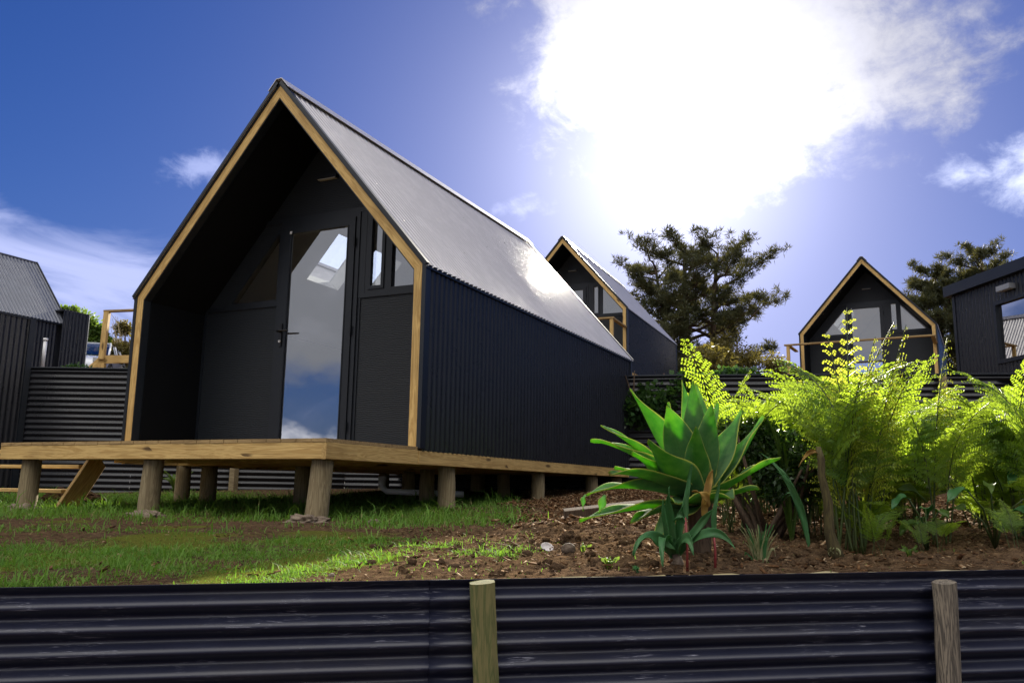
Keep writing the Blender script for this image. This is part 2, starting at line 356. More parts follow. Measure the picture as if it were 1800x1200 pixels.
def empty(name, loc=(0, 0, 0), rz=0):
    o = bpy.data.objects.new(name, None); COL.objects.link(o); o.location = loc; o.rotation_euler = (0, 0, rz); o.empty_display_size = .2; return o
def tag(o, label=None, cat=None, group=None, kind=None):
    for k, v in (('label', label), ('category', cat), ('group', group), ('kind', kind)):
        if v: o[k] = v
    return o
def copy_tree(o, parent=None, skip=()):
    c = o.copy(); COL.objects.link(c); c.parent = parent
    for ch in list(o.children):
        if ch.name.split('.')[0] not in skip: copy_tree(ch, c, skip)
    return c
def beam(name, p0, p1, w, h, m, parent, side=(0, 1, 0), ch=.004, cut0=None, cut1=None):
    """sawn board from p0 to p1, width w along `side`, height h across; local X runs along the grain"""
    p0 = Vector(p0); p1 = Vector(p1); X = (p1-p0).normalized(); Y = Vector(side); Y = (Y-X*Y.dot(X)).normalized(); Z = X.cross(Y)
    L = (p1-p0).length
    prof = [(-w/2+ch, -h/2), (w/2-ch, -h/2), (w/2, -h/2+ch), (w/2, h/2-ch), (w/2-ch, h/2), (-w/2+ch, h/2), (-w/2, h/2-ch), (-w/2, -h/2+ch)]
    v = []; c0 = cut0 or 0; c1 = cut1 or 0
    for (y, z) in prof: v.append((-L/2+c0*z, y, z))
    for (y, z) in prof: v.append((L/2+c1*z, y, z))
    f = [tuple(range(7, -1, -1)), tuple(range(8, 16))]+[(i, (i+1) % 8, 8+(i+1) % 8, 8+i) for i in range(8)]
    mwx = Matrix((X, Y, Z)).transposed().to_4x4(); mwx.translation = (p0+p1)/2
    return MB().add(v, f).build(name, m, parent, mw=mwx)
def corr(mb, O, A, U, N, la, lu, pitch=.076, amp=.0085, seg=8, ph=0, rows=1, jit=0):
    """corrugated sheet: ridges along U, waves repeat along A, bulging along N"""
    O, A, U, N = Vector(O), Vector(A).normalized(), Vector(U).normalized(), Vector(N).normalized()
    n = max(2, int(round(la/pitch*seg))); v = []; f = []
    for r in range(rows+1):
        for i in range(n+1):
            a = la*i/n; w = amp*math.sin(2*math.pi*(a+ph)/pitch)
            if jit: w += jit*math.sin(r*1.7+a*5)+jit*.6*math.sin(r*.61+a*2.3)
            v.append(O+A*a+U*(lu*r/rows)+N*w)
    for r in range(rows):
        for i in range(n): f.append((r*(n+1)+i, r*(n+1)+i+1, (r+1)*(n+1)+i+1, (r+1)*(n+1)+i))
    return mb.add(v, f)
def solid(o, th): md = o.modifiers.new('thick', 'SOLIDIFY'); md.thickness = th; md.offset = 0; return o
def npmesh(name, V, F, m, smooth=False, parent=None):
    """V (n,3), F (k,c) equal-sized faces"""
    me = bpy.data.meshes.new(name); V = np.asarray(V, np.float32); F = np.asarray(F, np.int32); c = F.shape[1]
    me.vertices.add(len(V)); me.vertices.foreach_set('co', V.ravel()); me.loops.add(F.size); me.loops.foreach_set('vertex_index', F.ravel())
    me.polygons.add(len(F)); me.polygons.foreach_set('loop_start', np.arange(0, F.size, c, dtype=np.int32)); me.polygons.foreach_set('loop_total', np.full(len(F), c, np.int32))
    me.materials.append(m); me.update(calc_edges=True); me.validate()
    if smooth: me.polygons.foreach_set('use_smooth', [True]*len(F))
    ob = bpy.data.objects.new(name, me); COL.objects.link(ob)
    if parent: ob.parent = parent
    return ob
rng = np.random.default_rng(5)
def vnoise(x, y, s, seed=0):
    """smooth value noise on arrays"""
    x = np.asarray(x)*s+seed*17.3; y = np.asarray(y)*s+seed*9.1; xi = np.floor(x); yi = np.floor(y); fx = x-xi; fy = y-yi
    h = lambda a, b: np.modf(np.abs(np.sin(a*127.1+b*311.7+seed)*43758.5453))[0]
    fx = fx*fx*(3-2*fx); fy = fy*fy*(3-2*fy)
    return (h(xi, yi)*(1-fx)+h(xi+1, yi)*fx)*(1-fy)+(h(xi, yi+1)*(1-fx)+h(xi+1, yi+1)*fx)*fy
def sst(x, a, b): k = np.clip((np.asarray(x)-a)/(b-a), 0, 1); return k*k*(3-2*k)

# ------------------------------------------------------------------ ground
FA = np.array([-2.75, 1.87]); FD = np.array([.83, .557]); FD = FD/np.linalg.norm(FD); FN = np.array([FD[1], -FD[0]])   # front fence line
def fl(x, y): return -.432*x+.902*y, .902*x+.432*y     # distance ahead of / to the right of the steps where the photographer stands
def ground(x, y, fine=True):
    x = np.asarray(x, float); y = np.asarray(y, float)
    z = -.25+.028*(np.minimum(y, 9.5)-5.1)+.10*sst(y, 9, 11.3)+.06*sst(x, -4.4, -3.2)*sst(y, 6.5, 9.5)
    fd = -((x-FA[0])*FN[0]+(y-FA[1])*FN[1])
    z = z+.035*(vnoise(x, y, 1.1, 1)-.5)*sst(fd, .0, .6)
    f, l = fl(x, y)
    soil = sst(l, -1.0, .1)*sst(9-f, 0, 2)
    if fine: z = z+soil*(.055*(vnoise(x, y, 6, 2)-.45)+.03*(vnoise(x, y, 17, 3)-.5)+.016*(vnoise(x, y, 43, 4)-.5))*sst(fd, -.02, .1)+.008*(vnoise(x, y, 23, 5)-.5)
    ft = -.344+.0172*((x-FA[0])*FD[0]+(y-FA[1])*FD[1])
    k = sst(fd, .45, .02); return z*(1-k)+(ft-.006+soil*.012*(vnoise(x, y, 14, 9)-.2))*k
def mossf(x, y):
    f, l = fl(x, y)
    return np.clip(sst(l, -.2, -.8)*sst(f, 8, 5)*sst(vnoise(x, y, 1.9, 11), .45, .8)*.9+sst(f, 3.4, 3.0)*sst(l, 0, -.3)*.4*vnoise(x, y, 3, 12)+.25*sst(l, .5, -.1)*(f < 5.4), 0, 1)
def wall_line(x):            # plan of the terrace wall
    return np.interp(x, [-16, -10.5, -8.3, -3.2, 1.35, 5.3, 9], [6.3, 8.95, 11.2, 12.2, 13.6, 7.3, 4.0])
def grid(name, xs, ys, zf, m):
    X, Y = np.meshgrid(xs, ys); Z = zf(X, Y); nx, ny = len(xs), len(ys)
    V = np.stack([X, Y, Z], -1).reshape(-1, 3); i = np.arange(nx*ny).reshape(ny, nx)
    F = np.stack([i[:-1, :-1], i[:-1, 1:], i[1:, 1:], i[1:, :-1]], -1).reshape(-1, 4); return V, F
# garden sheet is laid out along the fence direction so that it ends exactly at the fence
s = np.concatenate([np.arange(-14, -3, .12), np.arange(-3, 6.5, .022), np.arange(6.5, 16, .15)]); w = np.concatenate([np.arange(.012, 3.2, .022), np.arange(3.2, 17, .09)])
SS, WW = np.meshgrid(s, w); GX = FA[0]+SS*FD[0]-WW*FN[0]; GY = FA[1]+SS*FD[1]-WW*FN[1]
V = np.stack([GX, GY, ground(GX, GY)], -1).reshape(-1, 3); i = np.arange(V.shape[0]).reshape(len(w), len(s))
F = np.stack([i[:-1, :-1], i[:-1, 1:], i[1:, 1:], i[1:, :-1]], -1).reshape(-1, 4)
cen = V[F].mean(1); F = F[cen[:, 1] < wall_line(cen[:, 0])+.25]
gnd = npmesh('ground', V, F, SOIL, True); tag(gnd, kind='structure')
a = gnd.data.attributes.new('moss', 'FLOAT', 'POINT'); a.data.foreach_set('value', mossf(V[:, 0], V[:, 1]).astype(np.float32))
# lower terrace in front, reaching the horizon behind the photographer
lv = []
V, F = grid('l', np.linspace(-1, 1, 2), np.linspace(-1, 1, 2), lambda a, b: a*0, TERR)
P = [(FA+FD*a-FN*b) for a, b in ((-300, -.3), (300, -.3), (300, -400), (-300, -400))]
lower = npmesh('lower_ground', [(FA[0]+FD[0]*a+FN[0]*b, FA[1]+FD[1]*a+FN[1]*b, -1.6) for a, b in ((-300, -.4), (-300, 400), (300, 400), (300, -.4))], [(0, 1, 2, 3)], TERR); tag(lower, kind='structure')
def terr(x, y):
    z = 1.60+.9*sst(y, 27, 33)*sst(x, -20, -15)+1.95*sst(-.432*x+.902*y, 21, 29)*sst(x, -15, -21)+.03*(vnoise(x, y, 1.5, 21)-.5)
    return z-.0*x
xs = np.concatenate([np.arange(-300, -40, 20), np.arange(-40, 24, .5), np.arange(24, 300, 20)]); ys = np.concatenate([np.linspace(0, 40, 100), np.arange(45, 400, 25)])
X, K = np.meshgrid(xs, ys); Y = wall_line(X)+.05+K
V = np.stack([X, Y, terr(X, Y)], -1).reshape(-1, 3); i = np.arange(len(V)).reshape(len(ys), len(xs))
F = np.stack([i[:-1, :-1], i[:-1, 1:], i[1:, 1:], i[1:, :-1]], -1).reshape(-1, 4)
tg = npmesh('terrace_ground', V, F, TERR, True); tag(tg, kind='structure')

# ------------------------------------------------------------------ front fence
fence = empty('retaining_fence', (FA[0], FA[1], -.9)); tag(fence, 'black horizontally corrugated steel fence holding back the garden soil in the foreground', 'fence')
fence.rotation_euler = (0, math.atan2(-.0172, 1), math.atan2(FD[1], FD[0]))
fl0 = Vector((FA[0], FA[1], -.9))
for k, (s0, s1, n0) in enumerate(((-9, 1.49, 0), (1.42, 4.05, .0035), (4.0, 12, .007))):
    mb = MB(); corr(mb, (s0, -n0, -.72), (0, 0, 1), (1, 0, 0), (0, -1, 0), 1.2758, s1-s0, .076, .0178, 14, ph=-1.2758+.012, rows=int((s1-s0)/.1), jit=.0009)
    o = mb.build('corrugated_sheet', FENCE, fence, True); solid(o, .0012)
def rough_post(name, x, z0, z1, wx, wy, m, lean, roundn, parent, jag=.003):
    n = 14 if roundn else 12; v = []; f = []; N = 16
    for r in range(N+1):
        k = r/N; z = z0+(z1-z0)*k
        for j in range(n):
            th = 2*math.pi*j/n
            c, s_ = math.cos(th), math.sin(th)
            if not roundn: q = max(abs(c), abs(s_)); q = .82/q+.18*1; c *= q; s_ *= q
            rr = 1+random.uniform(-jag, jag)*8
            tap = 1+.06*(1-k)*(1 if roundn else 0)
            v.append((x+lean*(z-z1)+c*wx/2*rr*tap+random.uniform(-jag, jag)*.3, -wy/2-.022+s_*wy/2*rr, z+(.006*math.sin(th+.6) if r == N else 0)))
    for r in range(N):
        for j in range(n): f.append((r*n+j, r*n+(j+1) % n, (r+1)*n+(j+1) % n, (r+1)*n+j))
    f.append(tuple(N*n+j for j in range(n)))
    o = MB().add(v, f).build(name, m, parent, False)
    return o
tag(rough_post('post', 1.60, -.72, .549, .088, .05, POSTM, -.045, False, fence, .002), 'green-tinged sawn half post')
tag(rough_post('post', 3.362, -.72, .520, .088, .075, POSTG, .045, True, fence, .004), 'grey split weathered post, leaning')
for q in (-1.9, -.0-3.6, 5.1): rough_post('post', q, -.72, .56, .085, .06, POSTM, 0, True, fence, .002)

# ------------------------------------------------------------------ cabins
CW, CH, CR, CL, CD = 3.59, 1.625, 3.707, 6.008, 1.257     # width, eave, ridge, length, deck depth
RC = .85                                                   # porch recess
SL = (CR-CH)/(CW/2); SQ = math.sqrt(1+SL*SL)
def off(d):   # the gable outline moved inwards by d
    k = d*(SQ-1)/SL
    return [(CW/2-d, 0), (CW/2-d, CH-k), (0, CR-d*SQ), (-CW/2+d, CH-k), (-CW/2+d, 0)]
def board2d(name, pts, y0, y1, m, parent):
    """mitred board in the XZ plane (4 points), local X along its length"""
    a = (Vector(pts[0])+Vector(pts[3]))/2; b = (Vector(pts[1])+Vector(pts[2]))/2
    X = Vector((b.x-a.x, 0, b.y-a.y)).normalized(); Y = Vector((0, 1, 0)); Z = X.cross(Y)
    mw = Matrix((X, Y, Z)).transposed().to_4x4(); mw.translation = ((a.x+b.x)/2, 0, (a.y+b.y)/2); inv = mw.inverted()
    v = [inv @ Vector((p[0], y, p[1])) for y in (y0, y1) for p in pts]
    return MB().add(v, [(3, 2, 1, 0), (4, 5, 6, 7), (0, 1, 5, 4), (1, 2, 6, 5), (2, 3, 7, 6), (3, 0, 4, 7)]).build(name, m, parent, mw=mw)
def make_cabin():
    c = empty('cabin')
    o0, o1, o2, o3, oi = off(0), off(.022), off(.108), off(.118), off(.130)
    # outer metal edge and mitred timber frame of the gable
    for i in range(4): board2d('edge_trim', [o0[i], o0[i+1], o1[i+1], o1[i]], -.012, .05, TRIM, c)
    for i in range(4):
        b = board2d('frame_post' if i in (0, 3) else 'frame_rafter', [o1[i], o1[i+1], o2[i+1], o2[i]], -.004, .09, TIMB, c)
    mb = MB()
    for i in range(4): mb.prism([o2[i], o2[i+1], o3[i+1], o3[i]], .001, .09)
    mb.build('inner_trim', TRIM, c)
    # porch lining
    mb = MB()
    for i in range(4): mb.prism([o3[i], o3[i+1], oi[i+1], oi[i]], .09, RC)
    mb.build('porch_lining', LIN, c)
    # body of the cladding: side walls, roof slopes with the openings for two skylights on the left
    for sx in (1, -1):
        mb = MB(); corr(mb, (sx*CW/2, .05, -.03), (0, 1, 0), (0, 0, 1), (sx, 0, 0), CL-.05, CH+.02, .0855, .012, 8)
        for zz in (.32, .95, CH-.1):
            for k in range(6, int((CL-.1)/.0855), 1 if zz > 1.4 else 8):
                mb.box((sx*(CW/2+.010), .05+.0855*(k+.25), zz), (.006, .007, .007))
        mb.build('side_cladding', CLAD, c, True)
        MB().box((sx*(CW/2+.004), .03, CH/2-.01), (.03, .085, CH+.0)).build('corner_flashing', TRIM, c); MB().box((sx*(CW/2+.004), CL-.03, CH/2-.01), (.03, .07, CH)).build('corner_flashing', TRIM, c)
        A = Vector((0, 1, 0)); U = Vector((-sx*CW/2, 0, CR-CH)).normalized(); N = Vector((sx*(CR-CH), 0, CW/2)).normalized(); LS = (CW/2)*SQ
        O = Vector((sx*CW/2, -.03, CH))+N*.008-U*.045
        lt = LS-.06+.045; HO = [(1.90, 2.56, .315, .58), (2.69, 3.36, .315, .58)] if sx < 0 else []
        mb = MB(); cuts = [(-.03, CL+.03, 0, 1)]
        if HO: cuts = [(-.03, 1.9, 0, 1), (1.9, 2.56, 0, .315), (1.9, 2.56, .58, 1), (2.56, 2.69, 0, 1), (2.69, 3.36, 0, .315), (2.69, 3.36, .58, 1), (3.36, CL+.03, 0, 1)]
        for y0, y1, s0, s1 in cuts:
            a0 = s0*LS+.045 if s0 else 0; a1 = s1*LS+.045 if s1 < 1 else lt
            corr(mb, O+A*(y0+.03)+U*a0, A, U, N, y1-y0, a1-a0, .0855, .0112, 10, ph=y0)
        for q in range(5):
            for k in range(2+q, int(CL/.0855), 14):
                y = .0855*(k+.25)
                if HO and 1.8 < y < 3.45: continue
                p = O+A*(y+.03)+U*(.12+q*.6)+N*.012; mb.box(p, (.009, .009, .007))
        rf = mb.build('roof_slope', ROOF, c, True)
        # barge flashing: dark strip along the gable ends
        for y in (-.02, CL+.02):
            mb = MB(); p = [Vector((sx*CW/2, y, CH))-U*.03, Vector((sx*CW/2, y, CH))+U*(LS-.02)]
            v = []
            for q in p:
                for dy, dn in ((-.012, -.004), (-.012, .026), (.045, .026), (.045, .022), (-.006, .022), (-.006, -.004)): v.append(q+Vector((0, dy if y < 1 else -dy, 0))+N*dn)
            f = [(i, (i+1) % 6, 6+(i+1) % 6, 6+i) for i in range(6)]+[(5, 4, 3, 2, 1, 0), (6, 7, 8, 9, 10, 11)]
            mb.add(v, f); mb.build('barge_flashing', TRIM, c)
        # eave flashing
        mb = MB(); mb.span(*(sorted((sx*(CW/2+.012), sx*(CW/2+.028)))), -.01, CL+.01, CH-.05, CH-.012); mb.build('eave_flashing', TRIM, c)
        # ridge cap wing
        T = Vector((0, -.035, CR))+Vector((0, 0, .035)); mb = MB()
        wv = [T+Vector((sx*.035, 0, -.004)), Vector((sx*.035, -.035, CR+.031))-U*.15+N*.0]
        v = []
        for y in (0, CL+.07):
            for q in wv: v += [q+Vector((0, y, 0)), q+Vector((0, y, 0))-N*.006]
        mb.add(v, [(0, 2, 6, 4), (1, 5, 7, 3), (0, 1, 3, 2), (4, 6, 7, 5), (2, 3, 7, 6)])
        if sx > 0: mb.span(-.035, .035, -.035, CL+.035, CR+.025, CR+.031)
        mb.build('ridge_cap', ROOF, c)
    # inside: white box with the skylight shafts
    y0, y1 = RC+.1, CL-.06; o4 = off(.15)
    mb = MB(); mb.prism([o4[0], (o4[0][0]-.01, 0), (o4[1][0]-.01, o4[1][1]), o4[1]], y0, y1)
    mb.prism([o4[1], (o4[1][0]-.01, o4[1][1]), (0, o4[2][1]-.01), o4[2]], y0, y1)
    mb.prism([o4[4], o4[3], (o4[3][0]+.01, o4[3][1]), (o4[4][0]+.01, 0)], y0, y1)
    z6 = o4[1][1]; a6 = o4[0][0]
    for pp in ([(-a6, 0), (a6, 0), (a6, .3), (-a6, .3)], [(-a6, .3), (-1.1, .3), (-1.1, z6-.05), (-a6, z6-.05)], [(1.1, .3), (a6, .3), (a6, z6-.05), (1.1, z6-.05)], [(-a6, z6-.05), (a6, z6-.05), (a6, z6), (0, o4[2][1]), (-a6, z6)]): mb.prism(pp, y1-.02, y1)
    mb.build('interior_lining', WHT, c)
    U = Vector((CW/2, 0, CR-CH)).normalized(); N = Vector((-(CR-CH), 0, CW/2)).normalized(); LS = (CW/2)*SQ
    K = Vector((-CW/2, 0, CH))
    mb = MB()
    def slab(ya, yb, sa, sb, n0, n1):
        P = [K+U*s_*LS+N*n+Vector((0, y, 0)) for s_ in (sa, sb) for n in (n0, n1) for y in (ya, yb)]
        mb.add(P, [(0, 1, 3, 2), (4, 6, 7, 5), (0, 4, 5, 1), (2, 3, 7, 6), (0, 2, 6, 4), (1, 5, 7, 3)])
    for ya, yb, sa, sb in [(y0, 1.9, .02, .97), (1.9, 2.56, .02, .315), (1.9, 2.56, .58, .97), (2.56, 2.69, .02, .97), (2.69, 3.36, .02, .315), (2.69, 3.36, .58, .97), (3.36, y1, .02, .97)]:
        slab(ya, yb, sa, sb, -.15, -.138)
    mb.build('sloping_ceiling', WHT, c)
    for ya, yb in ((1.9, 2.56), (2.69, 3.36)):
        mb = MB(); e = .012
        slab(ya, ya+e, .315, .58, -.15, .05); slab(yb-e, yb, .315, .58, -.15, .05)
        slab(ya+e, yb-e, .315, .32, -.15, .05); slab(ya+e, yb-e, .575, .58, -.15, .05)
        sk = mb.build('skylight', WHT, c)
        mb = MB(); slab(ya+e, yb-e, .32, .575, .03, .036); mb.build('pane', SKYG, sk)
    MB().span(-CW/2+.15, CW/2-.15, RC+.1, CL-.06, -.03, .0).build('floor', FLR, c)
    # end wall at the back
    mb = MB(); q_ = off(.02); mb.prism([q_[0], q_[1], (-q_[1][0], q_[1][1]), q_[4]][::-1] if False else [(-q_[0][0], 0), (q_[0][0], 0), (q_[0][0], .3), (-q_[0][0], .3)], CL-.03, CL-.005)
    mb.prism([(-q_[0][0], .3), (-1.1, .3), (-1.1, 1.6), (-q_[0][0], 1.6)], CL-.03, CL-.005).prism([(1.1, .3), (q_[0][0], .3), (q_[0][0], 1.6), (1.1, 1.6)], CL-.03, CL-.005)
    mb.prism([(-q_[0][0], 1.6), (q_[0][0], 1.6), q_[1], q_[2], q_[3]], CL-.03, CL-.005); mb.build('back_wall', CLAD, c)
    added_back_window = MB().ring([(-1.1, .3), (1.1, .3), (1.1, 1.6), (-1.1, 1.6)], .05, CL-.05, CL+.01).build('window', TRIM, c); MB().prism([(-1.06, .34), (1.06, .34), (1.06, 1.56), (-1.06, 1.56)], CL-.02, CL-.014).build('pane', SKYG, added_back_window)  # unseen back window, added to let more light into the interior
    # porch wall: two lower panels, upper gable panel and skirting trims
    Ri = CR-.130*SQ; hw = lambda z: min(CW/2-.130, (Ri-z)/SL)
    HD = 2.53; SI = 1.63; DL, DR = -.59, .47
    mb = MB(); mb.span(-CW/2+.13, DL, RC, RC+.04, .0, SI-.04); mb.build('wall_panel', FIB, c)
    mb = MB(); mb.span(DR, CW/2-.13, RC, RC+.04, .0, SI-.04); mb.build('wall_panel', FIB, c)
    mb = MB(); mb.prism([(-hw(HD+.05), HD+.05), (hw(HD+.05), HD+.05), (0, Ri)], RC, RC+.04); mb.build('gable_panel', FIB, c)
    mb = MB()
    mb.prism([(-hw(HD), HD), (hw(HD), HD), (hw(HD+.05), HD+.05), (-hw(HD+.05), HD+.05)], RC-.022, RC+.05).build('head_trim', TRIM, c)
    MB().span(-CW/2+.13, DL, RC-.018, RC+.05, SI-.04, SI).build('sill_trim', TRIM, c); MB().span(DR, CW/2-.13, RC-.018, RC+.05, SI-.04, SI).build('sill_trim', TRIM, c)
    for x in (-CW/2+.145, CW/2-.145, DL-.015, DR+.015): MB().span(x-.015, x+.015, RC-.012, RC, 0, SI-.04).build('cover_strip', TRIM, c)
    mb = MB(); mb.span(-CW/2+.15, CW/2-.15, RC+.05, RC+.1, 0, SI-.04); mb.prism([(-hw(HD)+.02, HD), (hw(HD)-.02, HD), (0, Ri-.02)], RC+.05, RC+.1)
    mb2 = MB(); mb2.span(-CW/2+.15, DL, RC+.05, RC+.1, 0, SI-.04); mb2.span(DR, CW/2-.15, RC+.05, RC+.1, 0, SI-.04)
    mb2.prism([(-hw(HD)+.02, HD+.01), (hw(HD)-.02, HD+.01), (0, Ri-.02)], RC+.05, RC+.1); mb2.build('inner_wall_lining', WHT, c)
    # windows beside the door
    def window(poly, w=.035):
        fr = MB().ring(poly, w, RC-.015, RC+.06).build('window', TRIM, c)
        q = inset(poly, w-.006); MB().prism(q, RC+.02, RC+.028).build('pane', GLASS, fr); return fr
    window([(-1.34, SI), (DL, SI), (DL, 2.44), (-.66, 2.44)])
    MB().prism([(-hw(SI), SI), (-1.34, SI), (-.66, 2.44), (DL, 2.44), (DL, HD), (-hw(HD), HD)], RC-.01, RC+.06).build('filler_panel', FIB, c)
    window([(DR, SI), (.52, SI), (.52, HD), (DR, HD)], .02) if False else None
    MB().span(DR, .55, RC-.018, RC+.06, SI, HD).build('mullion', TRIM, c)
    fr = window([(.55, SI), (.83, SI), (.83, HD), (.55, HD)], .045)
    s2 = MB().ring([(.59, SI+.04), (.79, SI+.04), (.79, HD-.04), (.59, HD-.04)], .035, RC-.028, RC+.01).build('sash', TRIM, fr)
    window([(.83, SI), (hw(SI), SI), (hw(HD), HD), (.83, HD)], .045)
    # door
    fr = MB().ring([(DL, 0), (DR, 0), (DR, HD), (DL, HD)], .05, RC-.03, RC+.07).build('door_frame', TRIM, c)
    DO = [(DL+.053, .02), (DR-.053, .02), (DR-.053, HD-.053), (DL+.053, HD-.053)]
    dr = MB().ring(DO, .085, RC-.045, RC+.0).build('door', TRIM, c)
    MB().prism(inset(DO, .078), RC-.025, RC-.015).build('glass', GLASS, dr)
    MB().ring(inset(DO, .082), .012, RC-.052, RC-.03).build('glazing_bead', TRIM, dr)
    hx = DL+.095; hz = 1.29
    mb = MB(); mb.span(hx-.018, hx+.018, RC-.062, RC-.045, hz-.16, hz+.09)
    mb.tube([(hx, RC-.06, hz), (hx, RC-.105, hz), (hx+.03, RC-.115, hz), (hx+.15, RC-.115, hz-.004)], [.012, .012, .011, .009], 8)
    h = mb.build('handle', BLK, dr)
    MB().tube([(hx, RC-.072, hz-.105), (hx, RC-.06, hz-.105)], .014, 12).build('lock_cylinder', STEELH, dr)
    for z in (.25, 1.25, 2.2): MB().tube([(DR-.05, RC-.052, z-.05), (DR-.05, RC-.052, z+.05)], .010, 8).build('hinge', TRIM, dr)
    MB().span(-.45, -.425, RC-.056, RC-.045, 2.38, 2.41).build('catch', WHITEP, dr)
    # porch light high on the gable panel, hook on the rafter
    lt = MB().span(-.13, .13, RC-.05, RC, 2.965, 3.0).build('porch_light', TRIM, c)
    MB().span(-.115, .115, RC-.046, RC-.004, 2.955, 2.9648).build('diffuser', DIFF, lt)
    # deck
    dk = MB(); n = 26; x0, x1 = -CW/2-.06, CW/2-.002; bw = (x1-x0)/n
    for k in range(n):
        a = x0+bw*k+.003; dk.span(a, a+bw-.006, -CD+random.uniform(-.003, .002), RC if abs(a) < CW/2-.14 else -.0125, -.027, -.0005)
    dk = dk.build('deck_board', BOARD, c); dk.name = 'deck'
    beam('fascia_board', (x0, -CD+.022, -.089), (x1-.042, -CD+.022, -.089), .04, .122, TIMB, dk, (0, 1, 0))
    beam('fascia_board', (x1-.022, -CD+.002, -.089), (x1-.022, .0, -.089), .04, .122, TIMB, dk, (1, 0, 0))
    beam('end_block', (x1-.041, -CD+.002, -.09), (x1-.001, -CD+.002, -.09), .006, .12, BARK, dk, (0, 1, 0)) if False else None
    beam('bearer', (x1-.022, .004, -.090), (x1-.022, CL, -.090), .05, .118, TIMB, c, (1, 0, 0))
    beam('bearer', (-x1+.022, .004, -.090), (-x1+.022, CL, -.090), .05, .118, TIMB, c, (1, 0, 0))
    beam('bearer', (x1-.05, CL-.03, -.09), (-x1+.05, CL-.03, -.09), .05, .118, TIMB, c, (0, 1, 0))
    mb = MB()
    for k in range(9): y = -CD+.3+k*.82; mb.span(-CW/2+.06, CW/2-.06, y, y+.045, -.145, -.032)
    mb.build('joists', TIMB, c)
    MB().span(-CW/2+.06, CW/2-.06, RC+.1, CL-.06, -.031, -.0305).build('underfloor', LIN, c)
    return c
def pile(parent, x, y, z0, r=.086, lean=0, name='pile'):
    N = 7; path = [(x+lean*k/N*-1, y, -.15+(z0+.15)*k/N) for k in range(N+1)]; path[0] = (x, y, -.148)
    return MB().tube(path[::-1], [r*(1+.09*(N-k)/N+random.uniform(-.015, .015)) for k in range(N+1)], 16, wob=.012).build(name, PILE, parent, True)
C1 = (-5.632, 6.201, .341)
cab = make_cabin(); cab.location = C1
tag(cab, 'large black A-frame cabin in the foreground with timber-edged gable, glazed door and low timber deck', 'cabin', 'black A-frame cabins')
c2 = copy_tree(cab, skip=('mullionx',)); c3 = copy_tree(cab); c5 = copy_tree(cab)
for px_, py_, r_, ln in [(CW/2-.135, -CD+.14, .080, .045), (-.07, -CD+.14, .080, .035), (-1.60, -CD+.14, .080, .02), (CW/2-.14, .73, .08, -.01), (CW/2-.14, 2.86, .075, 0), (CW/2-.14, 4.66, .08, 0), (CW/2-.14, 5.7, .08, 0),
        (-.05, .75, .075, 0), (-1.7, .75, .078, 0), (-1.42, .85, .085, 0), (-.07, 2.8, .08, 0), (-1.65, 2.8, .08, 0), (.8, 1.8, .08, 0), (-.07, 4.6, .08, 0), (-1.65, 4.6, .08, 0), (.8, 3.7, .08, 0)]:
    gx, gy = C1[0]+px_, C1[1]+py_; pile(cab, px_, py_, float(ground(gx, gy, False))-C1[2]-.12, r_, ln)
hk = MB().tube([(.86, .13, 2.66), (.86, .13, 2.56), (.862, .13, 2.545), (.868, .13, 2.54), (.874, .13, 2.548), (.874, .13, 2.56)], .0035, 6)
hk.tube([(.86, .13, 2.68), (.868, .13, 2.67), (.86, .13, 2.655), (.852, .13, 2.667), (.86, .13, 2.68)], .003, 6); hk.tube([(.86, .13, 2.675), (.86, .13, 2.73)], .003, 6)
hk.build('hook', STEELH, cab)

def rail(c, pr_, right=True, left=True):
    rh = 1.12
    for x in ([-CW/2-.10] if left else [])+([CW/2-.05] if right else []):
        beam('rail_post', (x, -CD+.03, -.14), (x, -CD+.03, rh-.04), .085, .085, TIMB, c, (0, 1, 0))
    beam('handrail', (-CW/2-.2, -CD+.03, rh-.02), (CW/2+.02, -CD+.03, rh-.02), .12, .04, BOARD, c, (0, 1, 0))
    for x in (-CW/2-.1, CW/2-.05): beam('handrail', (x, -CD+.09, rh-.02), (x, -.015, rh-.02), .10, .04, BOARD, c, (1, 0, 0))
def place(c, loc, rz, label, piles):
    c.location = loc; c.rotation_euler = (0, 0, rz); tag(c, label, 'cabin', 'black A-frame cabins')
    for x, y in piles: pile(c, x, y, 1.5-loc[2], .08)
cs, sn = math.cos(.041), math.sin(.041)
place(c2, (-6.618-cs*CW/2, 20.746-sn*CW/2, 3.106), .041, 'second A-frame cabin, half hidden behind the large cabin roof, left of the big pine', [(1.6, .2), (1.6, 2.2), (1.6, 4.2), (-1.6, .2), (-1.6, 4.2), (1.6, -1.1), (-1.6, -1.1)])
rail(c2, 0, True, True)
MB().tube([(CW/2+.05, CL-.08, .55), (CW/2+.05, CL-.08, -.35)], .04, 10).build('downpipe', WHITEP, c2, True)
c3z = -.067
place(c3, (.701-math.cos(c3z)*CW/2, 25.286-math.sin(c3z)*CW/2, 2.979), c3z, 'distant A-frame cabin seen front on above the retaining wall, handrail across its deck', [(1.6, -1.1), (-1.6, -1.1), (0, -1.1), (1.6, 2), (-1.6, 2)])
rail(c3, 0, False, True)
place(c5, (-13.9, 16.2, 2.05), 0, 'black A-frame cabin whose corrugated roof shows only through the skylight of the large cabin', [(1.6, .2), (-1.6, .2), (1.6, 4), (-1.6, 4)])

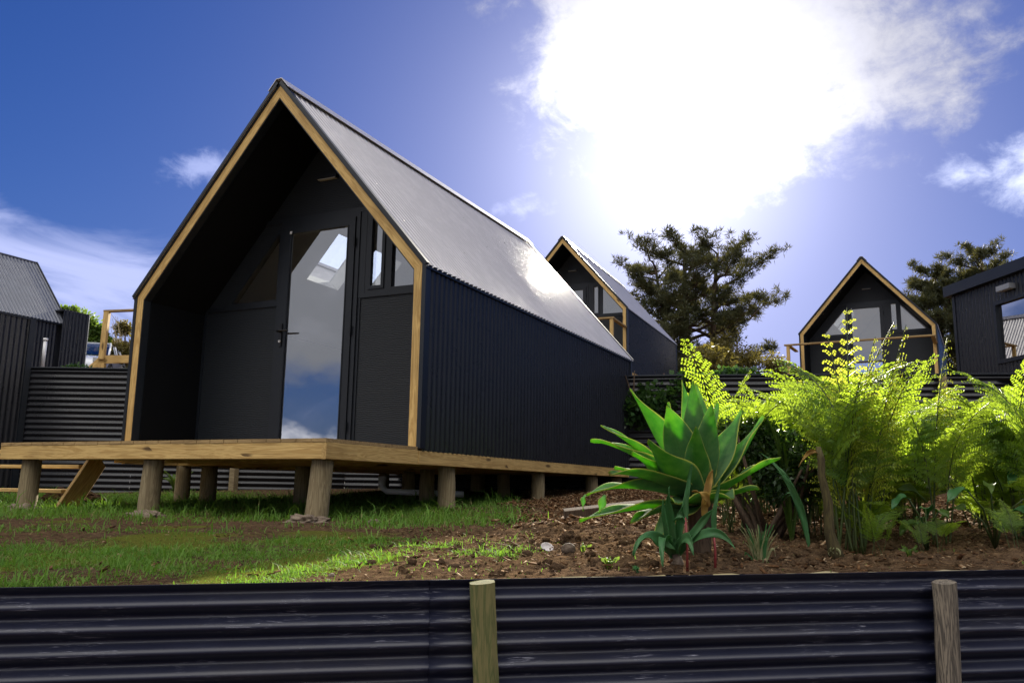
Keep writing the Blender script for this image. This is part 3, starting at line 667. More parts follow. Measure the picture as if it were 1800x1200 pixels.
# ------------------------------------------------------------------ terrace retaining wall
tw = empty('terrace_wall'); tag(tw, 'long black horizontally corrugated retaining wall holding up the terrace behind the cabins', 'retaining wall')
pts = [(-12.0, 8.24), (-10.5, 8.95), (-8.3, 11.2), (-3.2, 12.2), (1.35, 13.6), (5.3, 7.3), (9, 4.0)]
for i in range(len(pts)-1):
    a, b = Vector((*pts[i], 0)), Vector((*pts[i+1], 0)); dr_ = (b-a).normalized(); nn = Vector((dr_.y, -dr_.x, 0))
    mb = MB(); corr(mb, a+Vector((0, 0, -.35)), (0, 0, 1), dr_, nn, 2.03, (b-a).length, .0855, .012, 8, rows=max(2, int((b-a).length/.4)), jit=.002)
    o = mb.build('corrugated_sheet', CLAD, tw, True)
    beam('capping', a+Vector((0, 0, 1.69)), b+Vector((0, 0, 1.69)), .05, .025, TRIM, tw, nn)
for x, y in ((-9.4, 9.9), (-6, 11.5), (0.4, 13.22), (3.3, 10.4)):
    beam('wall_post', (x, y, -.3), (x, y, 1.66), .10, .10, PILE, tw)

# ------------------------------------------------------------------ left neighbours
sh = empty('shed', (-12.0, 8.22, -.35)); tag(sh, 'near dark corrugated shed wall at the left edge, standing in front of the terrace', 'shed')
mb = MB(); corr(mb, (0, -7, 0), (0, 1, 0), (0, 0, 1), (1, 0, 0), 7, 2.76, .0855, .008, 8); mb.build('side_cladding', CLAD, sh, True)
mb = MB(); corr(mb, (0, 0, 0), (-1, 0, 0), (0, 0, 1), (0, 1, 0), 3.5, 2.76, .0855, .008, 6); mb.build('end_cladding', CLAD, sh, True)
mb = MB(); mb.box((.008, -.035, 1.38), (.03, .09, 2.76)); mb.span(-3.5, .02, -7, .02, 2.76, 2.79); mb.build('flashing', TRIM, sh)
nc = empty('gabled_cabin', (-16.75, 4, 1.65)); tag(nc, 'grey-roofed black corrugated cabin at the upper left, seen from its side', 'cabin')
mb = MB(); corr(mb, (0, 0, 0), (0, 1, 0), (0, 0, 1), (1, 0, 0), 8.0, 1.78, .0855, .009, 8); mb.build('side_cladding', CLAD, nc, True)
mb = MB(); n_ = Vector((1.5, 0, 1.28)).normalized(); u_ = Vector((-1.28, 0, 1.5)).normalized()
corr(mb, Vector((.05, -.1, 1.76)), (0, 1, 0), u_, n_, 8.3, 2.02, .0855, .009, 8)
corr(mb, Vector((-2.63, -.1, 1.76)), (0, 1, 0), Vector((1.28, 0, 1.5)).normalized(), Vector((-1.5, 0, 1.28)).normalized(), 8.3, 2.02, .0855, .009, 6)
mb.build('roof', ROOFB, nc, True)
mb = MB(); mb.prism([(-2.56, 0), (0, 0), (0, 1.74), (-1.28, 3.24), (-2.56, 1.74)], 7.96, 8.0); mb.prism([(-2.56, 0), (0, 0), (0, 1.74), (-1.28, 3.24), (-2.56, 1.74)], .0, .04); mb.build('end_wall', CLAD, nc)
mb = MB(); p = Vector((.05, 0, 1.76)); e = p+u_*2.02
for y in (8.2,):
    v = [p-n_*.03, p+n_*.03, e+n_*.03, e-n_*.03]; v = [q+Vector((0, y, 0)) for q in v]+[q+Vector((0, y+.03, 0)) for q in v]
    mb.add(v, [(0, 1, 2, 3), (7, 6, 5, 4), (0, 4, 5, 1), (1, 5, 6, 2), (2, 6, 7, 3), (3, 7, 4, 0)])
mb.span(.02, .06, -.1, 8.2, 1.72, 1.75); mb.build('barge_flashing', TRIM, nc)
mb = MB(); mb.box((-1.29, 4.05, 3.30), (.12, 8.3, .02)); mb.build('ridge_cap', ROOFB, nc)
s2 = empty('screen_wall', (-16.75, 12.05, 1.6)); tag(s2, 'tall black corrugated block adjoining the grey-roofed cabin, beside the white car', 'outbuilding')
mb = MB(); corr(mb, (.1, 0, 0), (0, 1, 0), (0, 0, 1), (1, 0, 0), .66, 2.12, .0855, .009, 8); mb.build('side_cladding', CLAD, s2, True)
mb = MB(); mb.span(-2, .08, 0, .65, 2.09, 2.12); mb.span(-2, .09, .63, .66, 0, 2.1); mb.build('end_cladding', CLAD, s2)

# ------------------------------------------------------------------ right building
B0 = Vector((.715, 15.98, 1.6)); bd = Vector((.524, -.852, 0)); bn = Vector((-.852, -.524, 0))
rb = empty('flat_roofed_building', B0, math.atan2(bd.y, bd.x)); tag(rb, 'black vertically corrugated building with flat fascia, wide window and wall light at the right edge', 'building')
# local x runs along the visible wall, local -y faces it
mb = MB()
def seg_wall(x0, x1, z0, z1): corr(mb, (x0, 0, z0), (1, 0, 0), (0, 0, 1), (0, -1, 0), x1-x0, z1-z0, .0855, .008, 8, ph=x0)
WX0, WX1, WZ0, WZ1 = 1.05, 3.2, .44, 1.43
seg_wall(.06, WX0, -.1, 1.76); seg_wall(WX0, WX1, WZ1, 1.76); seg_wall(WX0, WX1, -.1, WZ0); seg_wall(WX1, 6, -.1, 1.76); mb.build('wall_cladding', CLAD, rb, True)
mb = MB(); mb.span(0, .03, .03, 4, -.1, 1.76); mb.span(.03, 6, 3.97, 4, -.1, 1.76); mb.span(5.97, 6, .03, 3.97, -.1, 1.76); mb.build('end_wall', CLAD, rb)
MB().span(-.07, 6.1, -.11, 4.1, 1.76, 1.94).build('fascia', TRIM, rb)
mb = MB(); mb.span(0.02, .09, -.02, .03, -.1, 1.76); mb.build('corner_flashing', TRIM, rb)
wr = MB().ring([(WX0, WZ0), (WX1, WZ0), (WX1, WZ1), (WX0, WZ1)], .06, -.035, .07).build('window', TRIM, rb)
MB().prism([(WX0+.05, WZ0+.05), (WX1-.05, WZ0+.05), (WX1-.05, WZ1-.05), (WX0+.05, WZ1-.05)], .02, .028).build('pane', glass('dark_window_glass', .35, (.2, .21, .22, 1)), wr)
MB().span(WX0+1.0, WX0+1.05, -.03, .05, WZ0+.06, WZ1-.06).build('mullion', TRIM, wr)
wl = MB().span(1.27, 1.57, -.12, -.01, 1.545, 1.625).build('wall_light', metal('light_grey_metal', (.22, .23, .25, 1), .4), rb)
MB().span(1.30, 1.54, -.105, -.03, 1.537, 1.5448).build('diffuser', DIFF, wl)

# ------------------------------------------------------------------ deck rail and stairs at upper left, stairs by the deck
dl = empty('timber_landing', (-13.0, 10.2, 1.7)); tag(dl, 'small timber landing with post and handrail on the terrace beside the white car', 'landing')
X_ = Vector((.902, .432, 0)); Y_ = Vector((-.432, .902, 0))
beam('post', (0.05, 0, .45), (.05+.02, .0, 1.30), .09, .09, TIMB, dl, Y_)
beam('handrail', Vector((.0, 0, 1.32)), X_*.9+Vector((0, 0, 1.37)), .10, .035, BOARD, dl, Y_)
beam('bearer', X_*-.02+Vector((0, 0, .44)), X_*1.4+Vector((0, 0, .50)), .045, .14, TIMB, dl, Y_)
beam('stringer', X_*.1+Vector((0, 0, .48)), X_*-.30+Vector((0, 0, .10)), .045, .16, TIMB, dl, Y_)
beam('post', Vector((.05, .03, -.1)), Vector((.05, .03, .37)), .09, .09, TIMB, dl, Y_)
mb = MB()
for k in range(8): mb.box(X_*(.1+k*.145)+Y_*.6+Vector((0, 0, .525)), (.138, 1.1, .025), Matrix.Rotation(math.atan2(.432, .902), 3, 'Z'))
mb.build('deck', BOARD, dl)

st = empty('stairs', (-8.25, 5.9, -.22)); tag(st, 'orange timber steps with open treads beside the left end of the deck', 'stairs')
for x in (-.86, .86):
    beam('stringer', (x-.04, -.32, -.10), (x-.04, .04, .46), .045, .20, TIMB, st, (1, 0, 0), cut0=.6, cut1=-.4)
for k, (y, z) in enumerate(((-.24, .13), (-.08, .37))): beam('tread', (-.87, y, z), (.79, y, z), .17, .035, TIMB, st, (0, 1, 0))
beam('landing_board', (-.88, .14, .535), (.78, .14, .535), .16, .04, TIMB, st, (0, 1, 0))

vp = empty('vent_pipe', (-12.27, 8.62, 1.62)); tag(vp, 'white plastic vent pipe with elbow standing on top of the terrace wall', 'pipe')
MB().tube([(0, 0, .1), (.0, 0, .56)], .028, 12).build('pipe', WHITEP, vp, True); MB().tube([(0, 0, .56), (0, 0, .60)], .036, 12).build('cap', WHITEP, vp, True)
MB().tube([(.0, 0, .12), (0, 0, .06)], .038, 12).tube([(-.10, -.03, .09), (-.06, 0, .1), (.0, 0, .1)], .045, 12).build('elbow', WHITEP, vp, True)
dp = empty('drain_pipe', (-5.2, 8.2, .0)); tag(dp, 'pale drain pipe hanging beneath the floor of the large cabin', 'pipe')
MB().tube([(-.35, 0, .12), (-.35, 0, .0), (-.3, .02, -.05), (.55, .3, -.07)], [.05, .045, .035, .035], 10).build('pipe', WHITEP, dp, True)

# ------------------------------------------------------------------ car
def make_car():
    c = empty('car', (-26.6, 20.6, 3.45), R(-50)); tag(c, 'white hatchback car parked on the terrace behind the black block', 'car')
    # stations along x (length 4.0): half width, belt height
    import itertools
    xs = [-2.0, -1.9, -1.5, -.9, 0, .9, 1.5, 1.85, 2.0]; top = [.62, .80, .92, .95, .96, .94, .82, .70, .5]; hwid = [.62, .76, .82, .85, .86, .85, .82, .74, .55]
    v = []; f = []; n = 12
    for x, tp, hw_ in zip(xs, top, hwid):
        prof = [(-hw_*.9, .25), (-hw_, .40), (-hw_, tp-.15), (-hw_*.93, tp-.02), (-hw_*.5, tp+.02), (0, tp+.03), (hw_*.5, tp+.02), (hw_*.93, tp-.02), (hw_, tp-.15), (hw_, .40), (hw_*.9, .25), (0, .22)]
        v += [(x, a, b) for a, b in prof]
    for i in range(len(xs)-1):
        for j in range(n): f.append((i*n+j, (i+1)*n+j, (i+1)*n+(j+1) % n, i*n+(j+1) % n))
    f += [tuple(range(n)), tuple(range(len(v)-1, len(v)-n-1, -1))]
    b = MB().add(v, f).build('body', CARP, c, True); b.modifiers.new('s', 'SUBSURF').levels = 1; b.modifiers['s'].render_levels = 2
    # cabin: glasshouse and roof
    rows = [(-1.75, 1.15, .78, .90), (-1.25, .72, .62, 1.40), (-.2, .0, .60, 1.50)]
    lo = [(-1.80, .74), (1.25, .74)]; hi = [(-1.30, .58), (.35, .60)]
    P = [(-1.80, -.76, .90), (1.25, -.76, .92), (1.25, .76, .92), (-1.80, .76, .90), (-1.35, -.58, 1.42), (.35, -.60, 1.46), (.35, .60, 1.46), (-1.35, .58, 1.42)]
    g_ = MB().add(P, [(0, 1, 5, 4), (1, 2, 6, 5), (2, 3, 7, 6), (3, 0, 4, 7)]).build('window', CARG, c)
    mb = MB(); q = [Vector(p) for p in P]
    mb.add([(-1.42, -.6, 1.415), (.40, -.62, 1.45), (.40, .62, 1.45), (-1.42, .6, 1.415), (-1.2, -.5, 1.47), (.2, -.5, 1.50), (.2, .5, 1.50), (-1.2, .5, 1.47)], [(0, 1, 5, 4), (1, 2, 6, 5), (2, 3, 7, 6), (3, 0, 4, 7), (4, 5, 6, 7), (3, 2, 1, 0)])
    for a, b_ in ((0, 4), (1, 5), (2, 6), (3, 7)): mb.tube([q[a], q[b_]], .035, 6)
    for sy in (-1, 1): mb.tube([(-.4, sy*.77, .92), (-.4, sy*.61, 1.45)], .03, 6)
    mb.build('roof', CARP, c, True)
    for x in (-1.25, 1.25):
        for sy in (-1, 1):
            w_ = MB().tube([(x, sy*.70, .31), (x, sy*.87, .31)], .31, 20).build('wheel', TYRE, c); MB().tube([(x, sy*.86, .31), (x, sy*.875, .31)], .19, 16).build('rim', STEELH, w_)
    for sy in (-1, 1): MB().box((1.93, sy*.55, .66), (.08, .28, .12)).build('headlight', DIFF, c); MB().box((-1.94, sy*.6, .78), (.06, .18, .2)).build('tail_light', REDS, c)
make_car()

# ------------------------------------------------------------------ leaf card machinery
def unit(a): return a/np.maximum(np.linalg.norm(a, axis=-1, keepdims=True), 1e-9)
def rvec(n): return unit(rng.normal(size=(n, 3)))
def cards(C, D, N, L, Wd, fold=.0):
    """rhombus leaves at C pointing along D, blade normal N"""
    D = unit(D); S_ = unit(np.cross(D, N)); N = np.cross(S_, D); L = np.asarray(L)[:, None]; Wd = np.asarray(Wd)[:, None]
    V = np.stack([C, C+D*L*.45+S_*Wd*.5+N*Wd*fold, C+D*L, C+D*L*.45-S_*Wd*.5+N*Wd*fold], 1)
    return V.reshape(-1, 3), np.arange(len(C)*4).reshape(-1, 4)
class Cards:
    def __init__(s): s.V = []; s.F = []; s.n = 0
    def add(s, V, F): s.V.append(V); s.F.append(F+s.n); s.n += len(V); return s
    def build(s, name, m, parent=None): return npmesh(name, np.concatenate(s.V), np.concatenate(s.F), m, False, parent)
def leaf_blob(cd, centre, rad, n, L, Wd, droop=.2, shell=.55):
    c = np.array(centre); r = np.array(rad)
    p = rvec(n); k = (shell+(1-shell)*rng.random(n))[:, None]; P = c+p*r*k*(1+.12*rng.normal(size=(n, 1)))
    D = unit(p+.9*rvec(n)+np.array([0, 0, -droop])); N = unit(p*.6+rvec(n)+np.array([0, 0, .5]))
    cd.add(*cards(P, D, N, L*rng.uniform(.6, 1.2, n), Wd*rng.uniform(.7, 1.2, n), .15))
def shrub(name, loc, blobs, nleaf, L, Wd, m, label, cat, group=None, stems=6, sm=BARK, spread=.5, hgt=1.0):
    t_ = empty(name, loc); tag(t_, label, cat, group); cd = Cards()
    for (c, r, k) in blobs:
        for q in range(7):
            d_ = rvec(1)[0]; leaf_blob(cd, np.array(c)+d_*np.array(r)*.6, np.array(r)*rng.uniform(.35, .6), int(nleaf*k/7), L, Wd)
        leaf_blob(cd, c, np.array(r)*.8, int(nleaf*k*.5), L, Wd)
    cd.build('foliage', m, t_)
    mb = MB()
    for i in range(stems):
        a = random.uniform(0, 6.28); e = Vector((math.cos(a)*spread*.6, math.sin(a)*spread*.6, hgt*random.uniform(.6, .95))); b = Vector((random.uniform(-.08, .08), random.uniform(-.08, .08), -.05))
        mid = (e+b)/2+Vector((random.uniform(-.08, .08), random.uniform(-.08, .08), 0))*spread; r0 = .012*hgt+.006
        mb.tube([b, mid, e], [r0*1.3, r0, r0*.4], 6)
    mb.build('stem', sm, t_, True); return t_

# ------------------------------------------------------------------ trees
def pine_tree(loc, H, R0, trunks, label, dens=1.0, seed=1, base=.30, tuft=.55, aspect=1.0):
    rs = np.random.default_rng(seed); t_ = empty('pine_tree', loc); tag(t_, label, 'tree', 'pines behind the cabins')
    mb = MB(); tips = []
    for (dx, dy, topx, topy, hh, rr) in trunks:
        N = 9; tp = []
        for i in range(N+1):
            k = i/N; tp.append(np.array([dx+(topx-dx)*k+.12*math.sin(k*5+dx)*k, dy+(topy-dy)*k, hh*H*k-.3*(1-k)]))
        mb.tube(tp, [rr*(1-.82*i/N)+.02 for i in range(N+1)], 9, wob=.05)
        nb = int(26*dens)
        for b in range(nb):
            k = base+(1-base)*((b+rs.random())/nb); i0 = min(N-1, int(k*N)); p0 = tp[i0]+(tp[i0+1]-tp[i0])*(k*N-i0)
            a = b*2.4+rs.uniform(-.5, .5); prof = math.sin(min(1, (1-k)/(1-base)*1.35+.22)*math.pi*.62)
            L = R0*(.25+.85*prof)*rs.uniform(.65, 1.12)
            e = p0+np.array([math.cos(a)*L, math.sin(a)*L*aspect, L*rs.uniform(.12, .55)+.2*k]); mid = (p0+e)/2+np.array([0, 0, -L*.07])
            pth = [p0, (p0+mid)/2+rs.normal(size=3)*.05*L*.3, mid+rs.normal(size=3)*.05*L, (mid+e)/2+rs.normal(size=3)*.04*L, e]
            mb.tube(pth, [.028*L+.015, .022*L+.01, .016*L+.008, .012, .006], 5)
            for q in range(int(9*L/R0)+3):
                f_ = rs.uniform(.32, 1.0); j = min(3, int(f_*4)); s0 = np.array(pth[j])+(np.array(pth[j+1])-np.array(pth[j]))*(f_*4-j)
                a2 = a+rs.choice([-1, 1])*rs.uniform(.3, 1.3); l2 = L*rs.uniform(.12, .34)
                e2 = s0+np.array([math.cos(a2)*l2, math.sin(a2)*l2, l2*rs.uniform(.15, .8)]); mb.tube([s0, (s0+e2)/2+rs.normal(size=3)*.03, e2], [.012, .009, .005], 4, False)
                for w_ in range(5):
                    tips.append(s0+(e2-s0)*rs.uniform(.35, 1.05)+rs.normal(size=3)*np.array([.16, .16, .08])*R0*.35)
            for w_ in range(4): tips.append(e+rs.normal(size=3)*.10)
    mb.build('trunk', BARK, t_, True)
    T = np.array(tips); k = 17; C = np.repeat(T, k, 0); n = len(C)
    D = unit(rs.normal(size=(n, 3))+np.array([0, 0, .75])); N = rs.normal(size=(n, 3))
    V, F = cards(C+D*.02, D, N, tuft*rs.uniform(.5, 1.1, n)*.55, np.full(n, .029*tuft/.5), 0); npmesh('crown', V, F, PINE, False, t_); return t_
def leafy_tree(loc, H, blobs, n, L, m, label, group, seed=1, bare=.3, tr=.16, cat='tree', name='leafy_tree', tm=BARK):
    rs = np.random.default_rng(seed); t_ = empty(name, loc); tag(t_, label, cat, group); mb = MB(); cd = Cards()
    mb.tube([(0, 0, -.3), (.05, 0, H*.25), (-.05, .05, H*.5), (0, 0, H*.75)], [tr, tr*.8, tr*.5, tr*.2], 9, wob=.05)
    for (c, r) in blobs:
        c = np.array(c, float); r = np.array(r, float); s0 = np.array([0, 0, H*rs.uniform(.2, .5)])
        mb.tube([s0, (s0+c)/2+rs.normal(size=3)*.15, c], [tr*.45, tr*.28, tr*.1], 6)
        for q in range(9):
            e = c+unit(rs.normal(size=3))*r*rs.uniform(.7, 1.05); mb.tube([c, (c+e)/2+rs.normal(size=3)*.08, e], [tr*.12, tr*.08, .008], 4, False)
            leaf_blob(cd, c+(e-c)*.75, r*rs.uniform(.25, .5), int(n/9), L, L*.62, shell=.1)
    mb.build('trunk', tm, t_, True); cd.build('crown', m, t_); return t_

gz = lambda x, y: float(terr(np.array(x), np.array(y)))
pine_tree((-9.5, 38.2, 2.3), 9.3, 2.75, [(0, 0, .3, 0, .97, .27), (.9, .6, 1.7, .4, .94, .22), (-.1, .3, -1.2, .2, .90, .16)], 'large spreading pine with forked trunk silhouetted between two cabins', 1.15, 3, .20, .58)
pine_tree((1.35, 39.3, 2.2), 7.4, 1.45, [(0, 0, -.1, 0, .96, .16), (.3, .3, .4, .1, .85, .1)], 'narrow pine just left of the flat-roofed building', 1.5, 8, .08, .55, 1)
pine_tree((3.1, 39.8, 2.2), 8.0, 1.9, [(0, 0, .0, 0, 1.0, .18), (.3, .3, .9, .1, .9, .1)], 'taller pine rising over the roof of the flat-roofed building', 1.1, 12, .15, .5, 1)
leafy_tree((-6.7, 36.5, 2.2), 5.5, [((0, 0, 3.6), (1.7, 1.4, 1.2)), ((1.3, 0, 2.6), (1.3, 1.1, 1.0)), ((-1.2, 0, 3.0), (1.4, 1.2, 1.2)), ((.5, 0, 1.6), (2.4, 1.3, 1.0)), ((2.0, .3, 1.6), (1.0, .9, .9))], 4200, .13, OAK, 'rounded autumn-tinted tree right of the large pine', 'leafy trees behind the cabins', 4)
leafy_tree((-10.0, 35, 2.2), 3.5, [((0, 0, 1.6), (2.0, 1.2, 1.2)), ((1.8, 0, 1.3), (1.6, 1.0, 1.1)), ((3.3, 0, 1.2), (1.4, 1.0, .9)), ((-1.4, 0, 1.2), (1.3, 1.0, 1.2))], 2600, .14, SHRUB, 'low dark bushy tree under the large pine', 'leafy trees behind the cabins', 6)
leafy_tree((-29.2, 22.0, 3.4), 3.8, [((-.6, -.3, 2.9), (1.0, .8, .75)), ((.2, .2, 2.3), (1.0, .8, .8)), ((-1.0, -.6, 2.0), (1.0, .8, .9)), ((.4, .3, 1.2), (1.3, .9, .9)), ((-2.0, -1.0, 2.6), (1.1, .8, .8))], 4200, .15, BUSH, 'bright green bushy tree behind the white car', 'leafy trees at the left', 9, tr=.09)
leafy_tree((-28.0, 23.0, 3.4), 3.2, [((0, 0, 2.1), (1.2, .9, .8)), ((.9, .3, 1.7), (1.1, .9, .8)), ((.3, 0, 1.0), (1.6, 1.0, 1.0)), ((1.8, .6, 1.0), (1.4, 1.0, 1.0)), ((2.6, 1.0, 1.7), (1.0, .8, .8))], 9000, .13, OAK, 'olive twiggy tree behind the timber handrail', 'leafy trees at the left', 10, tr=.08)
# bare twiggy bush
tb = empty('bare_bush', (-27.3, 22.9, 3.6)); tb.scale = (1.3, 1.3, 1.3); tag(tb, 'bare grey twiggy bush beside the large cabin eave', 'bush'); mb = MB()
for i in range(34):
    a = random.uniform(0, 6.28); e = Vector((math.cos(a)*.9, math.sin(a)*.5, random.uniform(1.2, 2.3))); mb.tube([(0, 0, 0), e*.5+Vector((random.uniform(-.15, .15), 0, 0)), e], [.025, .014, .005], 5)
    for q in range(5): s0 = e*random.uniform(.4, 1); mb.tube([s0, s0+Vector((random.uniform(-.35, .35), random.uniform(-.2, .2), random.uniform(.05, .4)))], [.008, .003], 4, False)
mb.build('twigs', PILE, tb, True)
# thin low plants along the terrace edge
shrub('small_shrub', (-11.95, 8.95, 1.6), [((0, 0, .12), (.26, .15, .13), 1)], 420, .07, .045, IVY, 'small leafy shrub beside the white vent pipe', 'shrub', None, 5, spread=.2, hgt=.2)
shrub('small_shrub', (-11.1, 9.2, 1.6), [((0, 0, .06), (.3, .15, .11), 1)], 420, .06, .035, IVY, 'small leafy shrub on the terrace edge below the timber landing', 'shrub', None, 5, spread=.2, hgt=.2)
shrub('ivy_bush', (-3.75, 12.3, .9), [((-.1, 0, .35), (.75, .5, .38), 1), ((.75, .2, .62), (.55, .45, .26), .7), ((-.45, 0, .15), (.6, .4, .4), .7), ((1.35, .5, .78), (.35, .3, .14), .3)], 2600, .10, .085, IVY, 'dark glossy ivy-like bush spilling over the terrace wall beside the large cabin', 'bush', None, 8, spread=.7, hgt=1.0)
shrub('red_leaf_shrub', (-3.2, 14.8, 2.0), [((0, 0, .3), (.5, .3, .25), 1)], 500, .09, .06, OAK, 'rusty-leaved low shrub above the terrace wall', 'shrub', None, 6, spread=.4, hgt=.4)

# ------------------------------------------------------------------ grass and mulch
def gdens(x, y):
    f, l = fl(x, y); n1 = vnoise(x, y, 2.2, 31); n2 = vnoise(x, y, 6, 32); fd = -((x-FA[0])*FN[0]+(y-FA[1])*FN[1])
    A = sst(f+.35*(n1-.5), 4.55, 3.95)*sst(l+.5*n1-.25, -.35, -.75)
    B = sst(f+.5*(n1-.5)-.9*sst(l, -.9, -1.5), 5.25, 5.6)*sst(l+.8*(n1-.5), .45, -.1)*sst(f, 12.5, 10.5)
    Cc = sst(abs(f-5.15)+.4*(n1-.5), .32, .12)*sst(l+.8*(n1-.5), -1.2, -1.7)
    Dd = sst(np.hypot(f-4.0, (l+.08)*.75)+.12*(n2-.5), .24, .12)*.8+sst(np.hypot((f-4.35)*1.3, l+.75)+.3*(n2-.5), .55, .3)*.8
    return np.clip(np.maximum.reduce([A*(.22+1.0*sst(n1*.6+n2*.4, .35, .6)), B*(.5+.6*n2), Cc*.7, Dd, .035+0*x]), 0, 1)*(fd > .02)
def grass(n, box, hmin, hmax, wd, seed):
    r = np.random.default_rng(seed); f = r.uniform(box[0], box[1], n); l = r.uniform(-1, 1, n)*box[2]+box[3]
    l = np.clip(l, -f*.72-.3, f*.72+.3)
    x = -.432*f+.902*l; y = .902*f+.432*l; k = r.random(n) < gdens(x, y)*(1-.96*(sst(l, -.05, .35))); x, y, f, l = x[k], y[k], f[k], l[k]; n = len(x)
    z = ground(x, y); big = vnoise(x, y, 3.1, 41)*.7+vnoise(x, y, 11, 42)*.6; shd = .75+.5*sst(f, 5.3, 6.2)
    h = (hmin+(hmax-hmin)*r.random(n)**2.2)*big*shd; a = r.uniform(0, 6.283, n); bend = h*r.uniform(.3, 1.7, n); az = a+r.uniform(-.6, .6, n)
    b = np.stack([x, y, z-.004], -1); s_ = np.stack([-np.sin(a), np.cos(a), 0*a], -1)*(wd*r.uniform(.6, 1.3, n))[:, None]; d_ = np.stack([np.cos(az), np.sin(az), 0*a], -1)
    m1 = b+d_*(bend*.3)[:, None]+np.array([0, 0, 1])*(h*.6)[:, None]; tp = b+d_*bend[:, None]+np.array([0, 0, 1])*(h*r.uniform(.75, 1.0, n))[:, None]
    V = np.stack([b-s_, b+s_, m1+s_*.8, m1-s_*.8, tp], 1).reshape(-1, 3); i = np.arange(n)*5
    q = np.stack([i, i+1, i+2, i+3], -1); t3 = np.stack([i+3, i+2, i+4, i+4], -1)
    return V, q, t3
def build_grass(name, parts):
    Vs = []; Q = []; T = []; k = 0
    for V, q, t3 in parts: Vs.append(V); Q.append(q+k); T.append(t3[:, :3]+k); k += len(V)
    V = np.concatenate(Vs); Q = np.concatenate(Q); T = np.concatenate(T)
    me = bpy.data.meshes.new(name); me.vertices.add(len(V)); me.vertices.foreach_set('co', V.astype(np.float32).ravel())
    idx = np.concatenate([Q.ravel(), T.ravel()]).astype(np.int32); me.loops.add(len(idx)); me.loops.foreach_set('vertex_index', idx)
    tot = np.concatenate([np.full(len(Q), 4), np.full(len(T), 3)]).astype(np.int32); me.polygons.add(len(tot)); me.polygons.foreach_set('loop_total', tot)
    me.polygons.foreach_set('loop_start', np.concatenate([[0], np.cumsum(tot)[:-1]]).astype(np.int32)); me.materials.append(GRASS); me.update(calc_edges=True)
    o = bpy.data.objects.new(name, me); COL.objects.link(o); return o
gr = build_grass('grass', [grass(260000, (2.5, 4.7, 3.2, -.9), .014, .042, .0019, 1), grass(30000, (2.5, 4.7, 3.2, -.9), .035, .11, .0026, 4), grass(190000, (4.6, 12.5, 7, -1.2), .025, .08, .0032, 2), grass(20000, (4.9, 11, 7, -1.2), .06, .17, .0042, 5)])
tag(gr, 'patchy green lawn grass growing between the fence and the cabin', 'grass', kind='stuff')
# bark mulch
def chips(name, n, dens, box, L0, L1, label, cat, m, seed):
    r = np.random.default_rng(seed); f = r.uniform(box[0], box[1], n); l = r.uniform(box[2], box[3], n); x = -.432*f+.902*l; y = .902*f+.432*l
    k = r.random(n) < dens(f, l, x, y); x, y = x[k], y[k]; n = len(x); z = ground(x, y)+r.uniform(0, .018, n)
    L = r.uniform(L0, L1, n)*(.4+r.random(n)**2); Wd = L*r.uniform(.18, .5, n); T = L*r.uniform(.05, .16, n); a = r.uniform(0, 6.283, n); ti = r.normal(0, .32, n); ro = r.normal(0, .5, n)
    D = np.stack([np.cos(a)*np.cos(ti), np.sin(a)*np.cos(ti), np.sin(ti)], -1); up = unit(np.stack([r.normal(0, .4, n), r.normal(0, .4, n), np.ones(n)], -1)); S_ = unit(np.cross(up, D)); N = np.cross(D, S_)
    C = np.stack([x, y, z], -1); V = []
    for dx, dy, dz in ((-1, -1, -1), (1, -.7, -1), (1, .8, -1), (-.9, 1, -1), (-1, -1, 1), (.9, -.8, 1), (1, .7, 1), (-1, .9, 1)):
        V.append(C+D*(L*dx/2)[:, None]+S_*(Wd*dy/2)[:, None]+N*(T*dz/2)[:, None])
    V = np.stack(V, 1).reshape(-1, 3); fq = np.array([(3, 2, 1, 0), (4, 5, 6, 7), (0, 1, 5, 4), (1, 2, 6, 5), (2, 3, 7, 6), (3, 0, 4, 7)]); F = (np.arange(n)[:, None, None]*8+fq[None]).reshape(-1, 4)
    o = npmesh(name, V, F, m); tag(o, label, cat, kind='stuff'); return o
chips('bark_mulch', 26000, lambda f, l, x, y: sst(l+.5*(vnoise(x, y, 2, 51)-.5)-.05*(f-6), -.25, .25)*sst(f, 5.2, 5.8), (5.2, 12.5, -.6, 4.5), .02, .085, 'brown bark mulch and wood chips beside the cabin', 'mulch', CHIP, 5)
chips('garden_litter', 16000, lambda f, l, x, y: (sst(l, -1.1, .4)*.9+.06)*((-((x-FA[0])*FN[0]+(y-FA[1])*FN[1])) > .03), (2.6, 6.2, -3.5, 4), .006, .035, 'small bits of bark, straw and clods lying on the dug soil', 'garden litter', CHIP, 6)
